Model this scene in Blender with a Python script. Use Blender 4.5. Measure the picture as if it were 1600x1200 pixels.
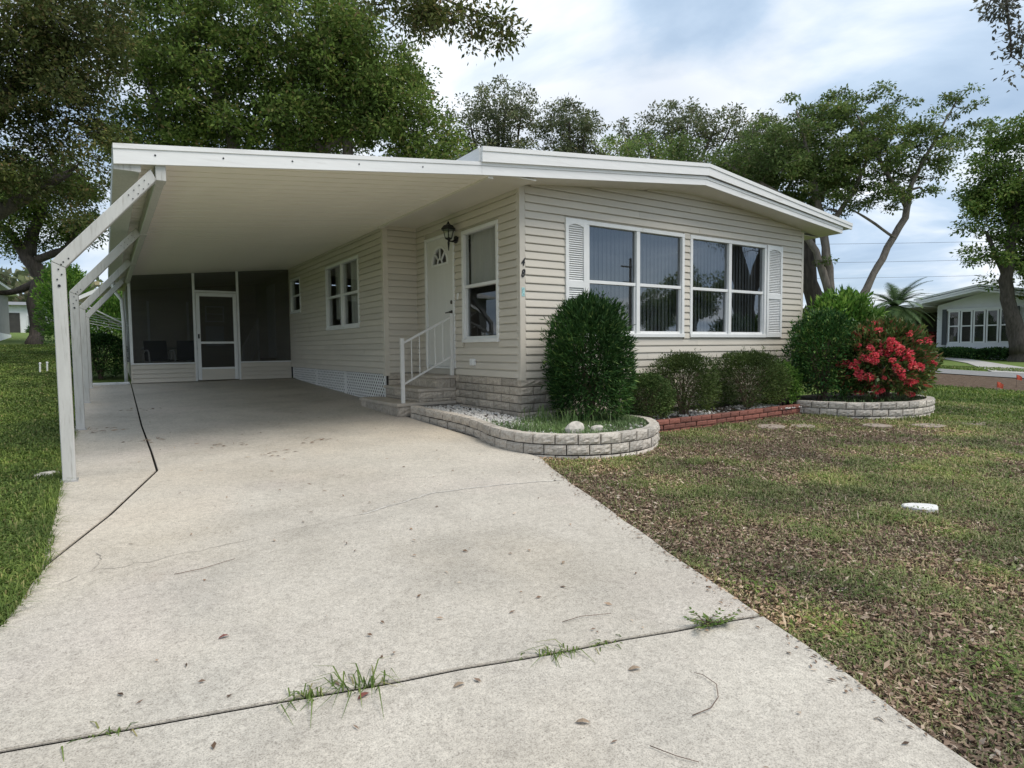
import bpy, bmesh, math, random
import numpy as np
from mathutils import Vector, Matrix

for o in list(bpy.data.objects): bpy.data.objects.remove(o)
SC = bpy.context.scene
COL = SC.collection
R = math.radians
random.seed(7)

# ------------------------------------------------------------------ camera, sky, sun, exposure
cam = bpy.data.cameras.new('camera'); cam_o = bpy.data.objects.new('camera', cam); COL.objects.link(cam_o)
yaw, pitch, roll = R(33.35), R(-3.36), R(-0.568)
fw = Vector((math.sin(yaw)*math.cos(pitch), math.cos(yaw)*math.cos(pitch), math.sin(pitch)))
r0 = Vector((math.cos(yaw), -math.sin(yaw), 0)); u0 = r0.cross(fw)
rr = math.cos(roll)*r0 + math.sin(roll)*u0; uu = -math.sin(roll)*r0 + math.cos(roll)*u0
m = Matrix((rr, uu, -fw)).transposed().to_4x4(); m.translation = (0, 0, 1.28)
cam_o.matrix_world = m
cam.sensor_width = 36; cam.lens = 36*963.4/1600; cam.clip_start = .05; cam.clip_end = 3000
SC.camera = cam_o
SC.render.resolution_x = 1024; SC.render.resolution_y = 768

SUN_AZ, SUN_EL = R(150), R(58)       # azimuth clockwise from +Y
W = bpy.data.worlds.new('World'); SC.world = W; W.use_nodes = True
nt = W.node_tree; nt.nodes.clear()
def N(t, typ, **kw):
    n = t.nodes.new(typ)
    for k, v in kw.items():
        if k.startswith('i_'):
            n.inputs[k[2:].replace('_', ' ')].default_value = v
        else: setattr(n, k, v)
    return n
out = N(nt, 'ShaderNodeOutputWorld'); bg = N(nt, 'ShaderNodeBackground'); bg.inputs['Strength'].default_value = .092
sky = N(nt, 'ShaderNodeTexSky', sky_type='NISHITA', sun_disc=False, sun_elevation=SUN_EL, sun_rotation=SUN_AZ, dust_density=1.4, air_density=1.0, ozone_density=1.0)
tc = N(nt, 'ShaderNodeTexCoord')
# clouds on a flat deck: direction / (z + .18)
sep = N(nt, 'ShaderNodeSeparateXYZ'); nt.links.new(tc.outputs['Generated'], sep.inputs[0])
mz = N(nt, 'ShaderNodeMath', operation='MAXIMUM'); nt.links.new(sep.outputs['Z'], mz.inputs[0]); mz.inputs[1].default_value = 0
az = N(nt, 'ShaderNodeMath', operation='ADD'); nt.links.new(mz.outputs[0], az.inputs[0]); az.inputs[1].default_value = .22
cmb = N(nt, 'ShaderNodeCombineXYZ')
for i, a in enumerate('XY'):
    d = N(nt, 'ShaderNodeMath', operation='DIVIDE'); nt.links.new(sep.outputs[a], d.inputs[0]); nt.links.new(az.outputs[0], d.inputs[1]); nt.links.new(d.outputs[0], cmb.inputs[i])
n1 = N(nt, 'ShaderNodeTexNoise'); n1.inputs['Scale'].default_value = 1.5; n1.inputs['Detail'].default_value = 7; n1.inputs['Roughness'].default_value = .52; n1.inputs['Distortion'].default_value = .35
mp = N(nt, 'ShaderNodeMapping'); mp.inputs['Location'].default_value = (3.1, 7.7, .4); nt.links.new(cmb.outputs[0], mp.inputs[0]); nt.links.new(mp.outputs[0], n1.inputs['Vector'])
n2 = N(nt, 'ShaderNodeTexNoise'); n2.inputs['Scale'].default_value = .9; n2.inputs['Detail'].default_value = 4; nt.links.new(mp.outputs[0], n2.inputs['Vector'])
cr = N(nt, 'ShaderNodeValToRGB'); cr.color_ramp.elements[0].position = .34; cr.color_ramp.elements[1].position = .62
cr.color_ramp.elements[0].color = (3.3, 4.5, 6.1, 1); cr.color_ramp.elements[1].color = (8.6, 9.0, 9.5, 1)
e = cr.color_ramp.elements.new(.47); e.color = (4.9, 6.1, 7.6, 1)
nt.links.new(n1.outputs['Fac'], cr.inputs['Fac'])
cf = N(nt, 'ShaderNodeValToRGB'); cf.color_ramp.elements[0].position = .34; cf.color_ramp.elements[1].position = .56
cf.color_ramp.elements[0].color = (.62, .62, .62, 1); cf.color_ramp.elements[1].color = (1, 1, 1, 1)
nt.links.new(n2.outputs['Fac'], cf.inputs['Fac'])
mx = N(nt, 'ShaderNodeMix', data_type='RGBA'); nt.links.new(cf.outputs[0], mx.inputs['Factor']); nt.links.new(sky.outputs[0], mx.inputs['A']); nt.links.new(cr.outputs[0], mx.inputs['B'])
nt.links.new(mx.outputs['Result'], bg.inputs['Color']); nt.links.new(bg.outputs[0], out.inputs['Surface'])

sl = bpy.data.lights.new('sun', 'SUN'); sl.energy = 2.2; sl.angle = R(32); sl.color = (1, .95, .87)
so = bpy.data.objects.new('sun', sl); COL.objects.link(so)
sd = Vector((math.sin(SUN_AZ)*math.cos(SUN_EL), math.cos(SUN_AZ)*math.cos(SUN_EL), math.sin(SUN_EL)))
so.rotation_euler = sd.to_track_quat('Z', 'Y').to_euler(); so.location = (0, -20, 40)
vs = SC.view_settings; vs.view_transform = 'Standard'; vs.look = 'None'; vs.gamma = 1; vs.exposure = .45; vs.use_curve_mapping = False

# ------------------------------------------------------------------ materials
def mat(name): 
    M = bpy.data.materials.new(name); M.use_nodes = True; t = M.node_tree; t.nodes.clear()
    o = N(t, 'ShaderNodeOutputMaterial'); b = N(t, 'ShaderNodeBsdfPrincipled'); t.links.new(b.outputs[0], o.inputs['Surface'])
    return M, t, b, o
def ramp(t, fac, stops):
    c = N(t, 'ShaderNodeValToRGB'); el = c.color_ramp.elements
    el[0].position, el[0].color = stops[0][0], (*stops[0][1], 1); el[1].position, el[1].color = stops[-1][0], (*stops[-1][1], 1)
    for p, q in stops[1:-1]: x = el.new(p); x.color = (*q, 1)
    t.links.new(fac, c.inputs['Fac']); return c.outputs[0]
def noise(t, scale, detail=4, rough=.5, coord='Object', sc=(1, 1, 1), dist=0, loc=(0, 0, 0)):
    c = N(t, 'ShaderNodeTexCoord'); mm = N(t, 'ShaderNodeMapping'); mm.inputs['Scale'].default_value = sc; mm.inputs['Location'].default_value = loc
    t.links.new(c.outputs[coord], mm.inputs[0])
    n = N(t, 'ShaderNodeTexNoise'); n.inputs['Scale'].default_value = scale; n.inputs['Detail'].default_value = detail; n.inputs['Roughness'].default_value = rough; n.inputs['Distortion'].default_value = dist
    t.links.new(mm.outputs[0], n.inputs['Vector']); return n.outputs['Fac']
def mixc(t, fac, a, b, mode='MIX'):
    x = N(t, 'ShaderNodeMix', data_type='RGBA', blend_type=mode)
    for k, v in (('Factor', fac), ('A', a), ('B', b)):
        if isinstance(v, (int, float)): x.inputs[k].default_value = v
        elif isinstance(v, tuple): x.inputs[k].default_value = (*v, 1)
        else: t.links.new(v, x.inputs[k])
    return x.outputs['Result']
def bump(t, b, h, strength=.3, dist=.01):
    n = N(t, 'ShaderNodeBump'); n.inputs['Strength'].default_value = strength; n.inputs['Distance'].default_value = dist
    t.links.new(h, n.inputs['Height']); t.links.new(n.outputs[0], b.inputs['Normal'])
def plain(name, c, rough=.5, var=.12, scale=3, metal=0, spec=.4, bumps=0, sc=(1, 1, 1), dirt=None):
    M, t, b, o = mat(name)
    lo = tuple(x*(1-var) for x in c); hi = tuple(min(1, x*(1+var)) for x in c)
    col = ramp(t, noise(t, scale, 5, .6, sc=sc), [(.3, lo), (.7, hi)])
    if dirt:
        col = mixc(t, ramp(t, noise(t, dirt[1], 6, .65, sc=dirt[3] if len(dirt) > 3 else (1, 1, 1)), [(dirt[2], (0, 0, 0)), (dirt[2]+.18, (1, 1, 1))]), col, dirt[0])
    t.links.new(col, b.inputs['Base Color']); b.inputs['Roughness'].default_value = rough; b.inputs['Metallic'].default_value = metal; b.inputs['Specular IOR Level'].default_value = spec
    if bumps: bump(t, b, noise(t, scale*12, 4), bumps, .004)
    return M
MT = {}
MT['siding'] = plain('beige_vinyl_siding', (.60, .552, .475), .42, .05, 1.2, bumps=.05, sc=(1, 1, 6), dirt=((.47, .42, .36), 1.6, .62))
MT['white'] = plain('white_trim', (.76, .76, .75), .4, .05, 4, dirt=((.56, .54, .5), 5, .64))
MT['fascia'] = plain('white_aluminium_fascia', (.78, .775, .77), .38, .04, 3, sc=(1, 1, 12), dirt=((.6, .58, .56), 2.2, .6, (.6, 1, 5)))
MT['post'] = plain('weathered_white_aluminium', (.50, .495, .475), .5, .08, 6, sc=(3, 3, .6), dirt=((.33, .315, .29), 9, .54, (5, 5, .4)))
MT['ceiling'] = plain('cream_ribbed_ceiling', (.92, .87, .76), .5, .03, 1.5, dirt=((.85, .78, .65), 1.1, .54, (.5, 2, 1)))
MT['soffit'] = plain('soffit', (.68, .64, .56), .5, .04, 2)
MT['door'] = plain('door_paint', (.68, .67, .64), .4, .03, 3, sc=(1, 8, .5))
MT['black'] = plain('black_iron', (.018, .018, .02), .4, .2, 9)
MT['nickel'] = plain('dark_nickel', (.12, .11, .1), .3, .2, 9, metal=.8)
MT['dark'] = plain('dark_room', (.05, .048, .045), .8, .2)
MT['room'] = plain('room_paint', (.3, .28, .25), .8, .1)
MT['blind'] = plain('vertical_blind_vinyl', (.62, .63, .64), .5, .04, 2)
MT['curtain'] = plain('curtain_cloth', (.66, .65, .61), .7, .06, 5, sc=(8, 8, .5))
MT['lattice'] = plain('white_lattice_vinyl', (.8, .79, .77), .5, .05, 5)
MT['steprail'] = plain('white_railing_paint', (.68, .67, .64), .4, .05, 8)
MT['tread'] = plain('concrete_tread', (.47, .415, .35), .75, .16, 7, bumps=.3)
MT['brick'] = plain('red_brick', (.27, .085, .055), .8, .35, 5, bumps=.5, dirt=((.34, .2, .15), 9, .6))
MT['mortar'] = plain('dark_mortar', (.06, .052, .045), .9, .3, 20)
MT['asphalt'] = plain('grey_asphalt', (.2, .195, .19), .85, .12, 6)
MT['path'] = plain('pale_concrete_path', (.36, .345, .32), .85, .12, 3)
MT['rock'] = plain('pale_rock', (.52, .48, .42), .85, .25, 12, bumps=.6)
MT['gravel'] = plain('white_pebble', (.60, .58, .55), .7, .3, 9)
MT['stone_flat'] = plain('flat_stone', (.30, .245, .20), .85, .2, 8, bumps=.4)
MT['whitestone'] = plain('white_paver', (.66, .65, .62), .85, .1, 8, bumps=.3)
MT['flag'] = plain('orange_flag', (.75, .12, .06), .6, .1)
MT['galv'] = plain('galvanised_metal', (.5, .5, .5), .4, .1, metal=.6)
MT['nsiding'] = plain('white_siding_paint', (.72, .73, .74), .5, .05, 2)
MT['gsiding'] = plain('grey_siding_paint', (.2, .2, .2), .6, .1, 2)
MT['ngray'] = plain('dark_grey_paint', (.06, .065, .07), .6, .1)
MT['awning'] = plain('cream_awning', (.74, .68, .5), .45, .05, 3)
MT['redpaint'] = plain('red_car_paint', (.21, .012, .02), .22, .1, spec=.6)
MT['rubber'] = plain('rubber', (.02, .02, .02), .7)
MT['tail'] = plain('tail_lamp_plastic', (.35, .02, .02), .2)
MT['plate'] = plain('number_plate', (.7, .7, .68), .4)
MT['wire'] = plain('wire', (.03, .03, .035), .6)
MT['woodpole'] = plain('wooden_pole', (.16, .12, .09), .8, .3, 4, sc=(5, 5, .4))
MT['barkd'] = plain('dark_bark', (.075, .062, .052), .9, .5, 5, bumps=.8, sc=(3, 3, .7))
MT['barkl'] = plain('grey_bark', (.18, .155, .13), .9, .4, 5, bumps=.8, sc=(3, 3, .7), dirt=((.26, .25, .22), 3, .6))
MT['twig'] = plain('twig', (.14, .095, .07), .9, .3, 20)
MT['sticker'] = plain('teal_sticker', (.3, .5, .5), .4, .4, 60)

LF = 1.5
def leafmat(name, stops, trans=.35, rough=.6, spec=.14):
    M, t, b, o = mat(name); stops = [(p, (c[0]*LF, c[1]*LF, c[2]*LF)) for p, c in stops]
    g = N(t, 'ShaderNodeNewGeometry')
    c = ramp(t, g.outputs['Random Per Island'], stops)
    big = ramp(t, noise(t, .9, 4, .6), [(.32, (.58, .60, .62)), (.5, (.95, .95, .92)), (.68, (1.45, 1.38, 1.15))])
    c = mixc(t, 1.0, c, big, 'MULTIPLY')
    t.links.new(c, b.inputs['Base Color']); b.inputs['Roughness'].default_value = rough; b.inputs['Specular IOR Level'].default_value = spec
    tr = N(t, 'ShaderNodeBsdfTranslucent'); t.links.new(c, tr.inputs['Color'])
    mxs = N(t, 'ShaderNodeMixShader'); mxs.inputs[0].default_value = trans
    t.links.new(b.outputs[0], mxs.inputs[1]); t.links.new(tr.outputs[0], mxs.inputs[2]); t.links.new(mxs.outputs[0], o.inputs['Surface'])
    return M
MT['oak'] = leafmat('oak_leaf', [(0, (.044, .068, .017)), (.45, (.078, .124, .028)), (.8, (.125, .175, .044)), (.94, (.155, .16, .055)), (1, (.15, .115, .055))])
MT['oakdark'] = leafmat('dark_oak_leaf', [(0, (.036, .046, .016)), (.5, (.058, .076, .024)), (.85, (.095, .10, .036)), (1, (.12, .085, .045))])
MT['oakhaze'] = leafmat('hazed_grey_oak_leaf', [(0, (.07, .088, .046)), (.5, (.11, .132, .068)), (.85, (.15, .155, .10)), (1, (.17, .14, .10))])  # grey-green leaf, its colour lightened to paint in distance haze
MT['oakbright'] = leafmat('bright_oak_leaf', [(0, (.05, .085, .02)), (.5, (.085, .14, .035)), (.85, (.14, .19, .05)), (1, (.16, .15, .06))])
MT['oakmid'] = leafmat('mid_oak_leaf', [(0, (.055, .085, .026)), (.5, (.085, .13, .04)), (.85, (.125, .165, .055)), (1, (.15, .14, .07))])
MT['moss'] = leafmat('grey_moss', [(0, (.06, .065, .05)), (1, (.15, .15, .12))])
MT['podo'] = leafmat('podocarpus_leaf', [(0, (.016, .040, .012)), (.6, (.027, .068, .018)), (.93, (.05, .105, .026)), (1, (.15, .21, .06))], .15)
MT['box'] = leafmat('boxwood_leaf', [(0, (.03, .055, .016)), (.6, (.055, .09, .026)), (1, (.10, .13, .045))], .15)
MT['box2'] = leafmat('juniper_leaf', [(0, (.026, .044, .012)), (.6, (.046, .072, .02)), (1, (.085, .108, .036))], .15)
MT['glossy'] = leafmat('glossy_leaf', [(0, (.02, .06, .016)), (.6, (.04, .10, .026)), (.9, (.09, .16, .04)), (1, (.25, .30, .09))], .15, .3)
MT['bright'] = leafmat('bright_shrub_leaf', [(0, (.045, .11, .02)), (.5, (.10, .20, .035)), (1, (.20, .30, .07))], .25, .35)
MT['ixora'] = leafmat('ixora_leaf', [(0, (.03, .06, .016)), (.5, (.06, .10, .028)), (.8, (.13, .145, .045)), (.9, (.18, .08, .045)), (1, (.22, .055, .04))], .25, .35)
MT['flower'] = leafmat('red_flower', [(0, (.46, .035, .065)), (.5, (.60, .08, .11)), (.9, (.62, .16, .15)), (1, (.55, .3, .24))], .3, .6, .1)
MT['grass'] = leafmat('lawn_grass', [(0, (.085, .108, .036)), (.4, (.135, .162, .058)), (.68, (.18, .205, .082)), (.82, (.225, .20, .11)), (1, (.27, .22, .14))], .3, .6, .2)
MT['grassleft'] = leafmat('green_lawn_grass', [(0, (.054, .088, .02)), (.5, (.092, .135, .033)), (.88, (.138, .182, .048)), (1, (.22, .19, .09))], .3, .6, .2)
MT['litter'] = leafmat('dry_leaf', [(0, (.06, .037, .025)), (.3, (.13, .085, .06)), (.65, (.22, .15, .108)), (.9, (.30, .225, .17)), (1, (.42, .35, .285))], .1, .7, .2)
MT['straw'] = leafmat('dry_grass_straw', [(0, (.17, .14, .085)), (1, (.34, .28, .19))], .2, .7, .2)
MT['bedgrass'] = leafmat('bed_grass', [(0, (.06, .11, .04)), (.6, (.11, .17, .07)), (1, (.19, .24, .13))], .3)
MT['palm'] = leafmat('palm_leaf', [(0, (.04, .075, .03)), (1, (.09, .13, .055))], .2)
MT['redleaf'] = plain('red_brown_leaf', (.19, .06, .045), .6, .2, 30)
MT['tanleaf'] = plain('tan_leaf', (.3, .22, .15), .6, .2, 30)

# glass: clear pane with Fresnel reflection
def glassmat(name, tint, refl=1.5, boost=.05):
    M, t, b, o = mat(name); t.nodes.remove(b)
    tr = N(t, 'ShaderNodeBsdfTransparent'); tr.inputs[0].default_value = (*tint, 1)
    gl = N(t, 'ShaderNodeBsdfGlossy'); gl.inputs['Roughness'].default_value = .012; gl.inputs['Color'].default_value = (.95, .97, 1, 1)
    fr = N(t, 'ShaderNodeFresnel'); fr.inputs['IOR'].default_value = refl
    ad = N(t, 'ShaderNodeMath', operation='ADD'); t.links.new(fr.outputs[0], ad.inputs[0]); ad.inputs[1].default_value = boost
    gm_ = N(t, 'ShaderNodeNewGeometry'); iv = N(t, 'ShaderNodeMath', operation='SUBTRACT'); iv.inputs[0].default_value = 1; t.links.new(gm_.outputs['Backfacing'], iv.inputs[1])
    ml = N(t, 'ShaderNodeMath', operation='MULTIPLY'); t.links.new(ad.outputs[0], ml.inputs[0]); t.links.new(iv.outputs[0], ml.inputs[1])
    mxs = N(t, 'ShaderNodeMixShader'); t.links.new(ml.outputs[0], mxs.inputs[0]); t.links.new(tr.outputs[0], mxs.inputs[1]); t.links.new(gl.outputs[0], mxs.inputs[2])
    t.links.new(mxs.outputs[0], o.inputs['Surface']); return M
MT['glass'] = glassmat('window_glass', (.52, .54, .55), 1.62, .12)
MT['glass_side'] = glassmat('side_window_glass', (.85, .86, .86), 1.5, .02)
def screenmat(name, d):
    M, t, b, o = mat(name); b.inputs['Base Color'].default_value = (.018, .018, .018, 1); b.inputs['Roughness'].default_value = .8
    tr = N(t, 'ShaderNodeBsdfTransparent'); mxs = N(t, 'ShaderNodeMixShader'); mxs.inputs[0].default_value = d
    t.links.new(tr.outputs[0], mxs.inputs[1]); t.links.new(b.outputs[0], mxs.inputs[2]); t.links.new(mxs.outputs[0], o.inputs['Surface']); return M
MT['screen'] = screenmat('insect_screen', .36)

# split-face block, colour varies per block
def blockmat(name, base, lo, per=.16, bstr=.9):
    M, t, b, o = mat(name)
    oi = N(t, 'ShaderNodeObjectInfo')
    c = ramp(t, noise(t, 26, 6, .7), [(.3, lo), (.62, base)])
    v = ramp(t, oi.outputs['Random'], [(0, (1-per,)*3), (1, (1+per*.5, 1+per*.42, 1+per*.34))])
    c = mixc(t, 1.0, c, v, 'MULTIPLY'); t.links.new(c, b.inputs['Base Color']); b.inputs['Roughness'].default_value = .85
    bump(t, b, noise(t, 60, 5, .65), bstr, .006); return M
MT['block'] = blockmat('white_split_block', (.60, .56, .50), (.32, .275, .23), .28)
MT['blockg'] = blockmat('grey_split_block', (.56, .505, .43), (.33, .285, .235), .28)
MT['brickv'] = blockmat('clay_brick', (.27, .10, .07), (.15, .06, .048), .3, .6)

# concrete
def concretemat():
    M, t, b, o = mat('driveway_concrete')
    a = ramp(t, noise(t, .55, 6, .62, dist=.4), [(.3, (.42, .38, .32)), (.5, (.52, .475, .41)), (.72, (.595, .55, .475))])
    g = ramp(t, noise(t, 1.3, 7, .68, loc=(4, 2, 0)), [(.46, (1, 1, 1)), (.76, (.78, .785, .79))])
    c = mixc(t, 1.0, a, g, 'MULTIPLY')
    pk = ramp(t, noise(t, .8, 4, .5, loc=(9, 5, 0)), [(.55, (0, 0, 0)), (.75, (1, 1, 1))])
    c = mixc(t, mixc(t, .28, (0, 0, 0), pk), c, (.60, .50, .46))
    tan = ramp(t, noise(t, .4, 3, .5, loc=(1, 15, 0)), [(.5, (0, 0, 0)), (.7, (1, 1, 1))])
    c = mixc(t, mixc(t, .45, (0, 0, 0), tan), c, (.62, .53, .41))
    f1 = ramp(t, noise(t, 75, 5, .75), [(.30, (.62, .61, .60)), (.48, (.98, .98, .98)), (.70, (1.14, 1.14, 1.13))])
    f3 = ramp(t, noise(t, 190, 3, .7), [(.33, (.55, .54, .53)), (.5, (1, 1, 1)), (.7, (1.14, 1.14, 1.13))])
    c = mixc(t, 1.0, c, f3, 'MULTIPLY')
    f2 = ramp(t, noise(t, 24, 5, .7), [(.3, (.82, .815, .81)), (.58, (1.04, 1.04, 1.04))])
    c = mixc(t, 1.0, mixc(t, 1.0, c, f1, 'MULTIPLY'), f2, 'MULTIPLY')
    oi = N(t, 'ShaderNodeObjectInfo'); c = mixc(t, 1.0, c, ramp(t, oi.outputs['Random'], [(0, (.94, .935, .93)), (1, (1.03, 1.03, 1.03))]), 'MULTIPLY')
    rust = ramp(t, noise(t, 2.3, 3, .5, loc=(8, 1, 2)), [(.70, (0, 0, 0)), (.78, (1, 1, 1))]); c = mixc(t, mixc(t, .30, (0, 0, 0), rust), c, (.36, .28, .21))
    sp = ramp(t, noise(t, 34, 2, .5, loc=(3, 3, 3)), [(.70, (0, 0, 0)), (.75, (1, 1, 1))])
    c = mixc(t, mixc(t, .55, (0, 0, 0), sp), c, (.30, .27, .24))
    t.links.new(c, b.inputs['Base Color']); b.inputs['Roughness'].default_value = .82; b.inputs['Specular IOR Level'].default_value = .3
    bump(t, b, noise(t, 70, 5, .7), .5, .004); return M
MT['concrete'] = concretemat()
MT['fill'] = plain('black_joint_filler', (.012, .011, .010), .95, .3, 30, spec=.05)
MT['crack'] = plain('dark_crack', (.27, .24, .205), .9, .3, 30)
MT['crackpale'] = plain('patched_crack', (.52, .49, .44), .9, .3, 30)

def groundmat():
    M, t, b, o = mat('lawn_soil')
    c = ramp(t, noise(t, 9, 8, .7), [(.3, (.055, .038, .027)), (.52, (.115, .080, .056)), (.75, (.20, .155, .115))])
    # green sward takes over beyond the modelled blades
    gr = ramp(t, noise(t, 6, 8, .75, loc=(2, 7, 1)), [(.28, (.065, .10, .025)), (.5, (.12, .17, .045)), (.75, (.19, .225, .08))])
    gm = N(t, 'ShaderNodeAttribute'); gm.attribute_name = 'sward'
    mm = N(t, 'ShaderNodeMath', operation='ADD'); t.links.new(gm.outputs['Fac'], mm.inputs[0])
    nn = noise(t, .9, 6, .7); ms = N(t, 'ShaderNodeMath', operation='MULTIPLY_ADD'); t.links.new(nn, ms.inputs[0]); ms.inputs[1].default_value = .9; ms.inputs[2].default_value = -.45
    t.links.new(ms.outputs[0], mm.inputs[1])
    k = ramp(t, mm.outputs[0], [(.38, (0, 0, 0)), (.62, (1, 1, 1))])
    c = mixc(t, k, c, gr)
    t.links.new(c, b.inputs['Base Color']); b.inputs['Roughness'].default_value = .95; b.inputs['Specular IOR Level'].default_value = .1
    bump(t, b, noise(t, 40, 6, .75), .8, .02); return M
MT['ground'] = groundmat()
MT['soil'] = plain('bed_soil', (.10, .078, .06), .95, .4, 14, bumps=.8)
MT['mulch'] = plain('brown_mulch', (.09, .062, .05), .95, .5, 10, bumps=.9)

# ------------------------------------------------------------------ helpers
def G(y, x=-99): 
    z = .037*max(y, -3)
    if y > 15: z += .02*(y-15)*min(1, max(0, (10-x)/8))
    return z
def link(o, parent=None):
    COL.objects.link(o)
    if parent is not None: o.parent = parent
    return o
def tag(o, label=None, cat=None, group=None, kind=None):
    if label: o['label'] = label
    if cat: o['category'] = cat
    if group: o['group'] = group
    if kind: o['kind'] = kind
    return o
def empty(name, loc=(0, 0, 0), rz=0, label=None, cat=None, group=None, kind=None):
    o = bpy.data.objects.new(name, None); o.location = loc; o.rotation_euler = (0, 0, rz); o.empty_display_size = .2
    link(o); return tag(o, label, cat, group, kind)
def clean(n):
    return n
class MB:
    def __init__(s): s.v = []; s.f = []
    def add(s, vs, fs):
        k = len(s.v); s.v += [tuple(p) for p in vs]; s.f += [tuple(i+k for i in f) for f in fs]; return s
    def box(s, x0, x1, y0, y1, z0, z1):
        if x0 > x1: x0, x1 = x1, x0
        if y0 > y1: y0, y1 = y1, y0
        if z0 > z1: z0, z1 = z1, z0
        return s.add([(x0, y0, z0), (x1, y0, z0), (x1, y1, z0), (x0, y1, z0), (x0, y0, z1), (x1, y0, z1), (x1, y1, z1), (x0, y1, z1)],
                     [(0, 3, 2, 1), (4, 5, 6, 7), (0, 1, 5, 4), (1, 2, 6, 5), (2, 3, 7, 6), (3, 0, 4, 7)])
    def prism(s, poly, a, b, axis='z'):
        # polygon (list of 2D) extruded between a and b along an axis; 2D order: z->(x,y), y->(x,z), x->(y,z)
        def P(p, h): return {'z': (p[0], p[1], h), 'y': (p[0], h, p[1]), 'x': (h, p[0], p[1])}[axis]
        n = len(poly); vs = [P(p, a) for p in poly]+[P(p, b) for p in poly]
        fs = [tuple(range(n))[::-1], tuple(range(n, 2*n))]+[(i, (i+1) % n, n+(i+1) % n, n+i) for i in range(n)]
        return s.add(vs, fs)
    def bar(s, p, q, r, n=6, r2=None, twist=0):
        p, q = Vector(p), Vector(q); d = (q-p).normalized(); a = d.orthogonal().normalized(); 
        if abs(d.z) < .95: a = d.cross(Vector((0, 0, 1))).normalized()
        b = d.cross(a); r2 = r if r2 is None else r2; vs = []
        for c, rad in ((p, r), (q, r2)):
            for i in range(n):
                t = 2*math.pi*(i+.5)/n+twist; vs.append(c+a*math.cos(t)*rad+b*math.sin(t)*rad)
        return s.add(vs, [tuple(range(n))[::-1], tuple(range(n, 2*n))]+[(i, (i+1) % n, n+(i+1) % n, n+i) for i in range(n)])
    def tube(s, pts, rads, n=7):
        k = len(s.v); pts = [Vector(p) for p in pts]; L = len(pts); ref = None
        for i, p in enumerate(pts):
            d = (pts[min(i+1, L-1)]-pts[max(i-1, 0)]).normalized()
            if ref is None: ref = d.orthogonal().normalized()
            a = (ref-d*ref.dot(d)); a = a.normalized() if a.length > 1e-5 else d.orthogonal().normalized(); ref = a; b = d.cross(a)
            for j in range(n):
                t = 2*math.pi*j/n; s.v.append(tuple(p+a*math.cos(t)*rads[i]+b*math.sin(t)*rads[i]))
        for i in range(L-1):
            for j in range(n):
                s.f.append((k+i*n+j, k+i*n+(j+1) % n, k+(i+1)*n+(j+1) % n, k+(i+1)*n+j))
        s.f.append(tuple(k+j for j in range(n))[::-1]); s.f.append(tuple(k+(L-1)*n+j for j in range(n))); return s
    def lathe(s, prof, n=12, c=(0, 0, 0)):
        k = len(s.v); L = len(prof)
        for r, z in prof:
            for j in range(n):
                t = 2*math.pi*j/n; s.v.append((c[0]+r*math.cos(t), c[1]+r*math.sin(t), c[2]+z))
        for i in range(L-1):
            for j in range(n): s.f.append((k+i*n+j, k+i*n+(j+1) % n, k+(i+1)*n+(j+1) % n, k+(i+1)*n+j))
        s.f.append(tuple(k+j for j in range(n))[::-1]); s.f.append(tuple(k+(L-1)*n+j for j in range(n))); return s
    def mesh(s, name):
        me = bpy.data.meshes.new(name); me.from_pydata(s.v, [], s.f); me.update(); return me
    def build(s, name, m, parent=None, smooth=False, bevel=0, fix=True):
        me = s.mesh(name)
        if fix:
            b = bmesh.new(); b.from_mesh(me); bmesh.ops.recalc_face_normals(b, faces=b.faces)
            if bevel: bmesh.ops.bevel(b, geom=[e for e in b.edges if len(e.link_faces) == 2 and e.calc_face_angle(0) > .6], offset=bevel, segments=1, affect='EDGES', profile=.6)
            b.to_mesh(me); b.free()
        if smooth: me.polygons.foreach_set('use_smooth', [True]*len(me.polygons))
        me.materials.append(MT[m] if isinstance(m, str) else m)
        return link(bpy.data.objects.new(name, me), parent)
def inst(src, parent, loc=(0, 0, 0), rot=(0, 0, 0), sc=(1, 1, 1), name=None):
    o = bpy.data.objects.new(name or src.name.split('.')[0], src.data); o.location = loc; o.rotation_euler = rot; o.scale = sc
    return link(o, parent)
def data_obj(name, me, parent=None, loc=(0, 0, 0), rot=(0, 0, 0), sc=(1, 1, 1)):
    o = bpy.data.objects.new(name, me); o.location = loc; o.rotation_euler = rot; o.scale = sc
    return link(o, parent)
def Box(name, m, parent, x0, x1, y0, y1, z0, z1, bevel=0): return MB().box(x0, x1, y0, y1, z0, z1).build(name, m, parent, bevel=bevel)
def np_mesh(name, V, F):
    # V (n,3) float, F (m,k) int
    V = np.ascontiguousarray(V, np.float32); F = np.ascontiguousarray(F, np.int32); mcount, k = F.shape
    me = bpy.data.meshes.new(name); me.vertices.add(len(V)); me.vertices.foreach_set('co', V.ravel())
    me.loops.add(mcount*k); me.loops.foreach_set('vertex_index', F.ravel())
    me.polygons.add(mcount); me.polygons.foreach_set('loop_start', np.arange(0, mcount*k, k, dtype=np.int32))
    try: me.polygons.foreach_set('loop_total', np.full(mcount, k, np.int32))
    except Exception: pass
    me.update(calc_edges=True); return me
def np_obj(name, V, F, m, parent=None):
    me = np_mesh(name, V, F); me.materials.append(MT[m]); return link(bpy.data.objects.new(name, me), parent)
def unit(a): return a/np.maximum(np.linalg.norm(a, axis=1, keepdims=True), 1e-9)
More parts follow.
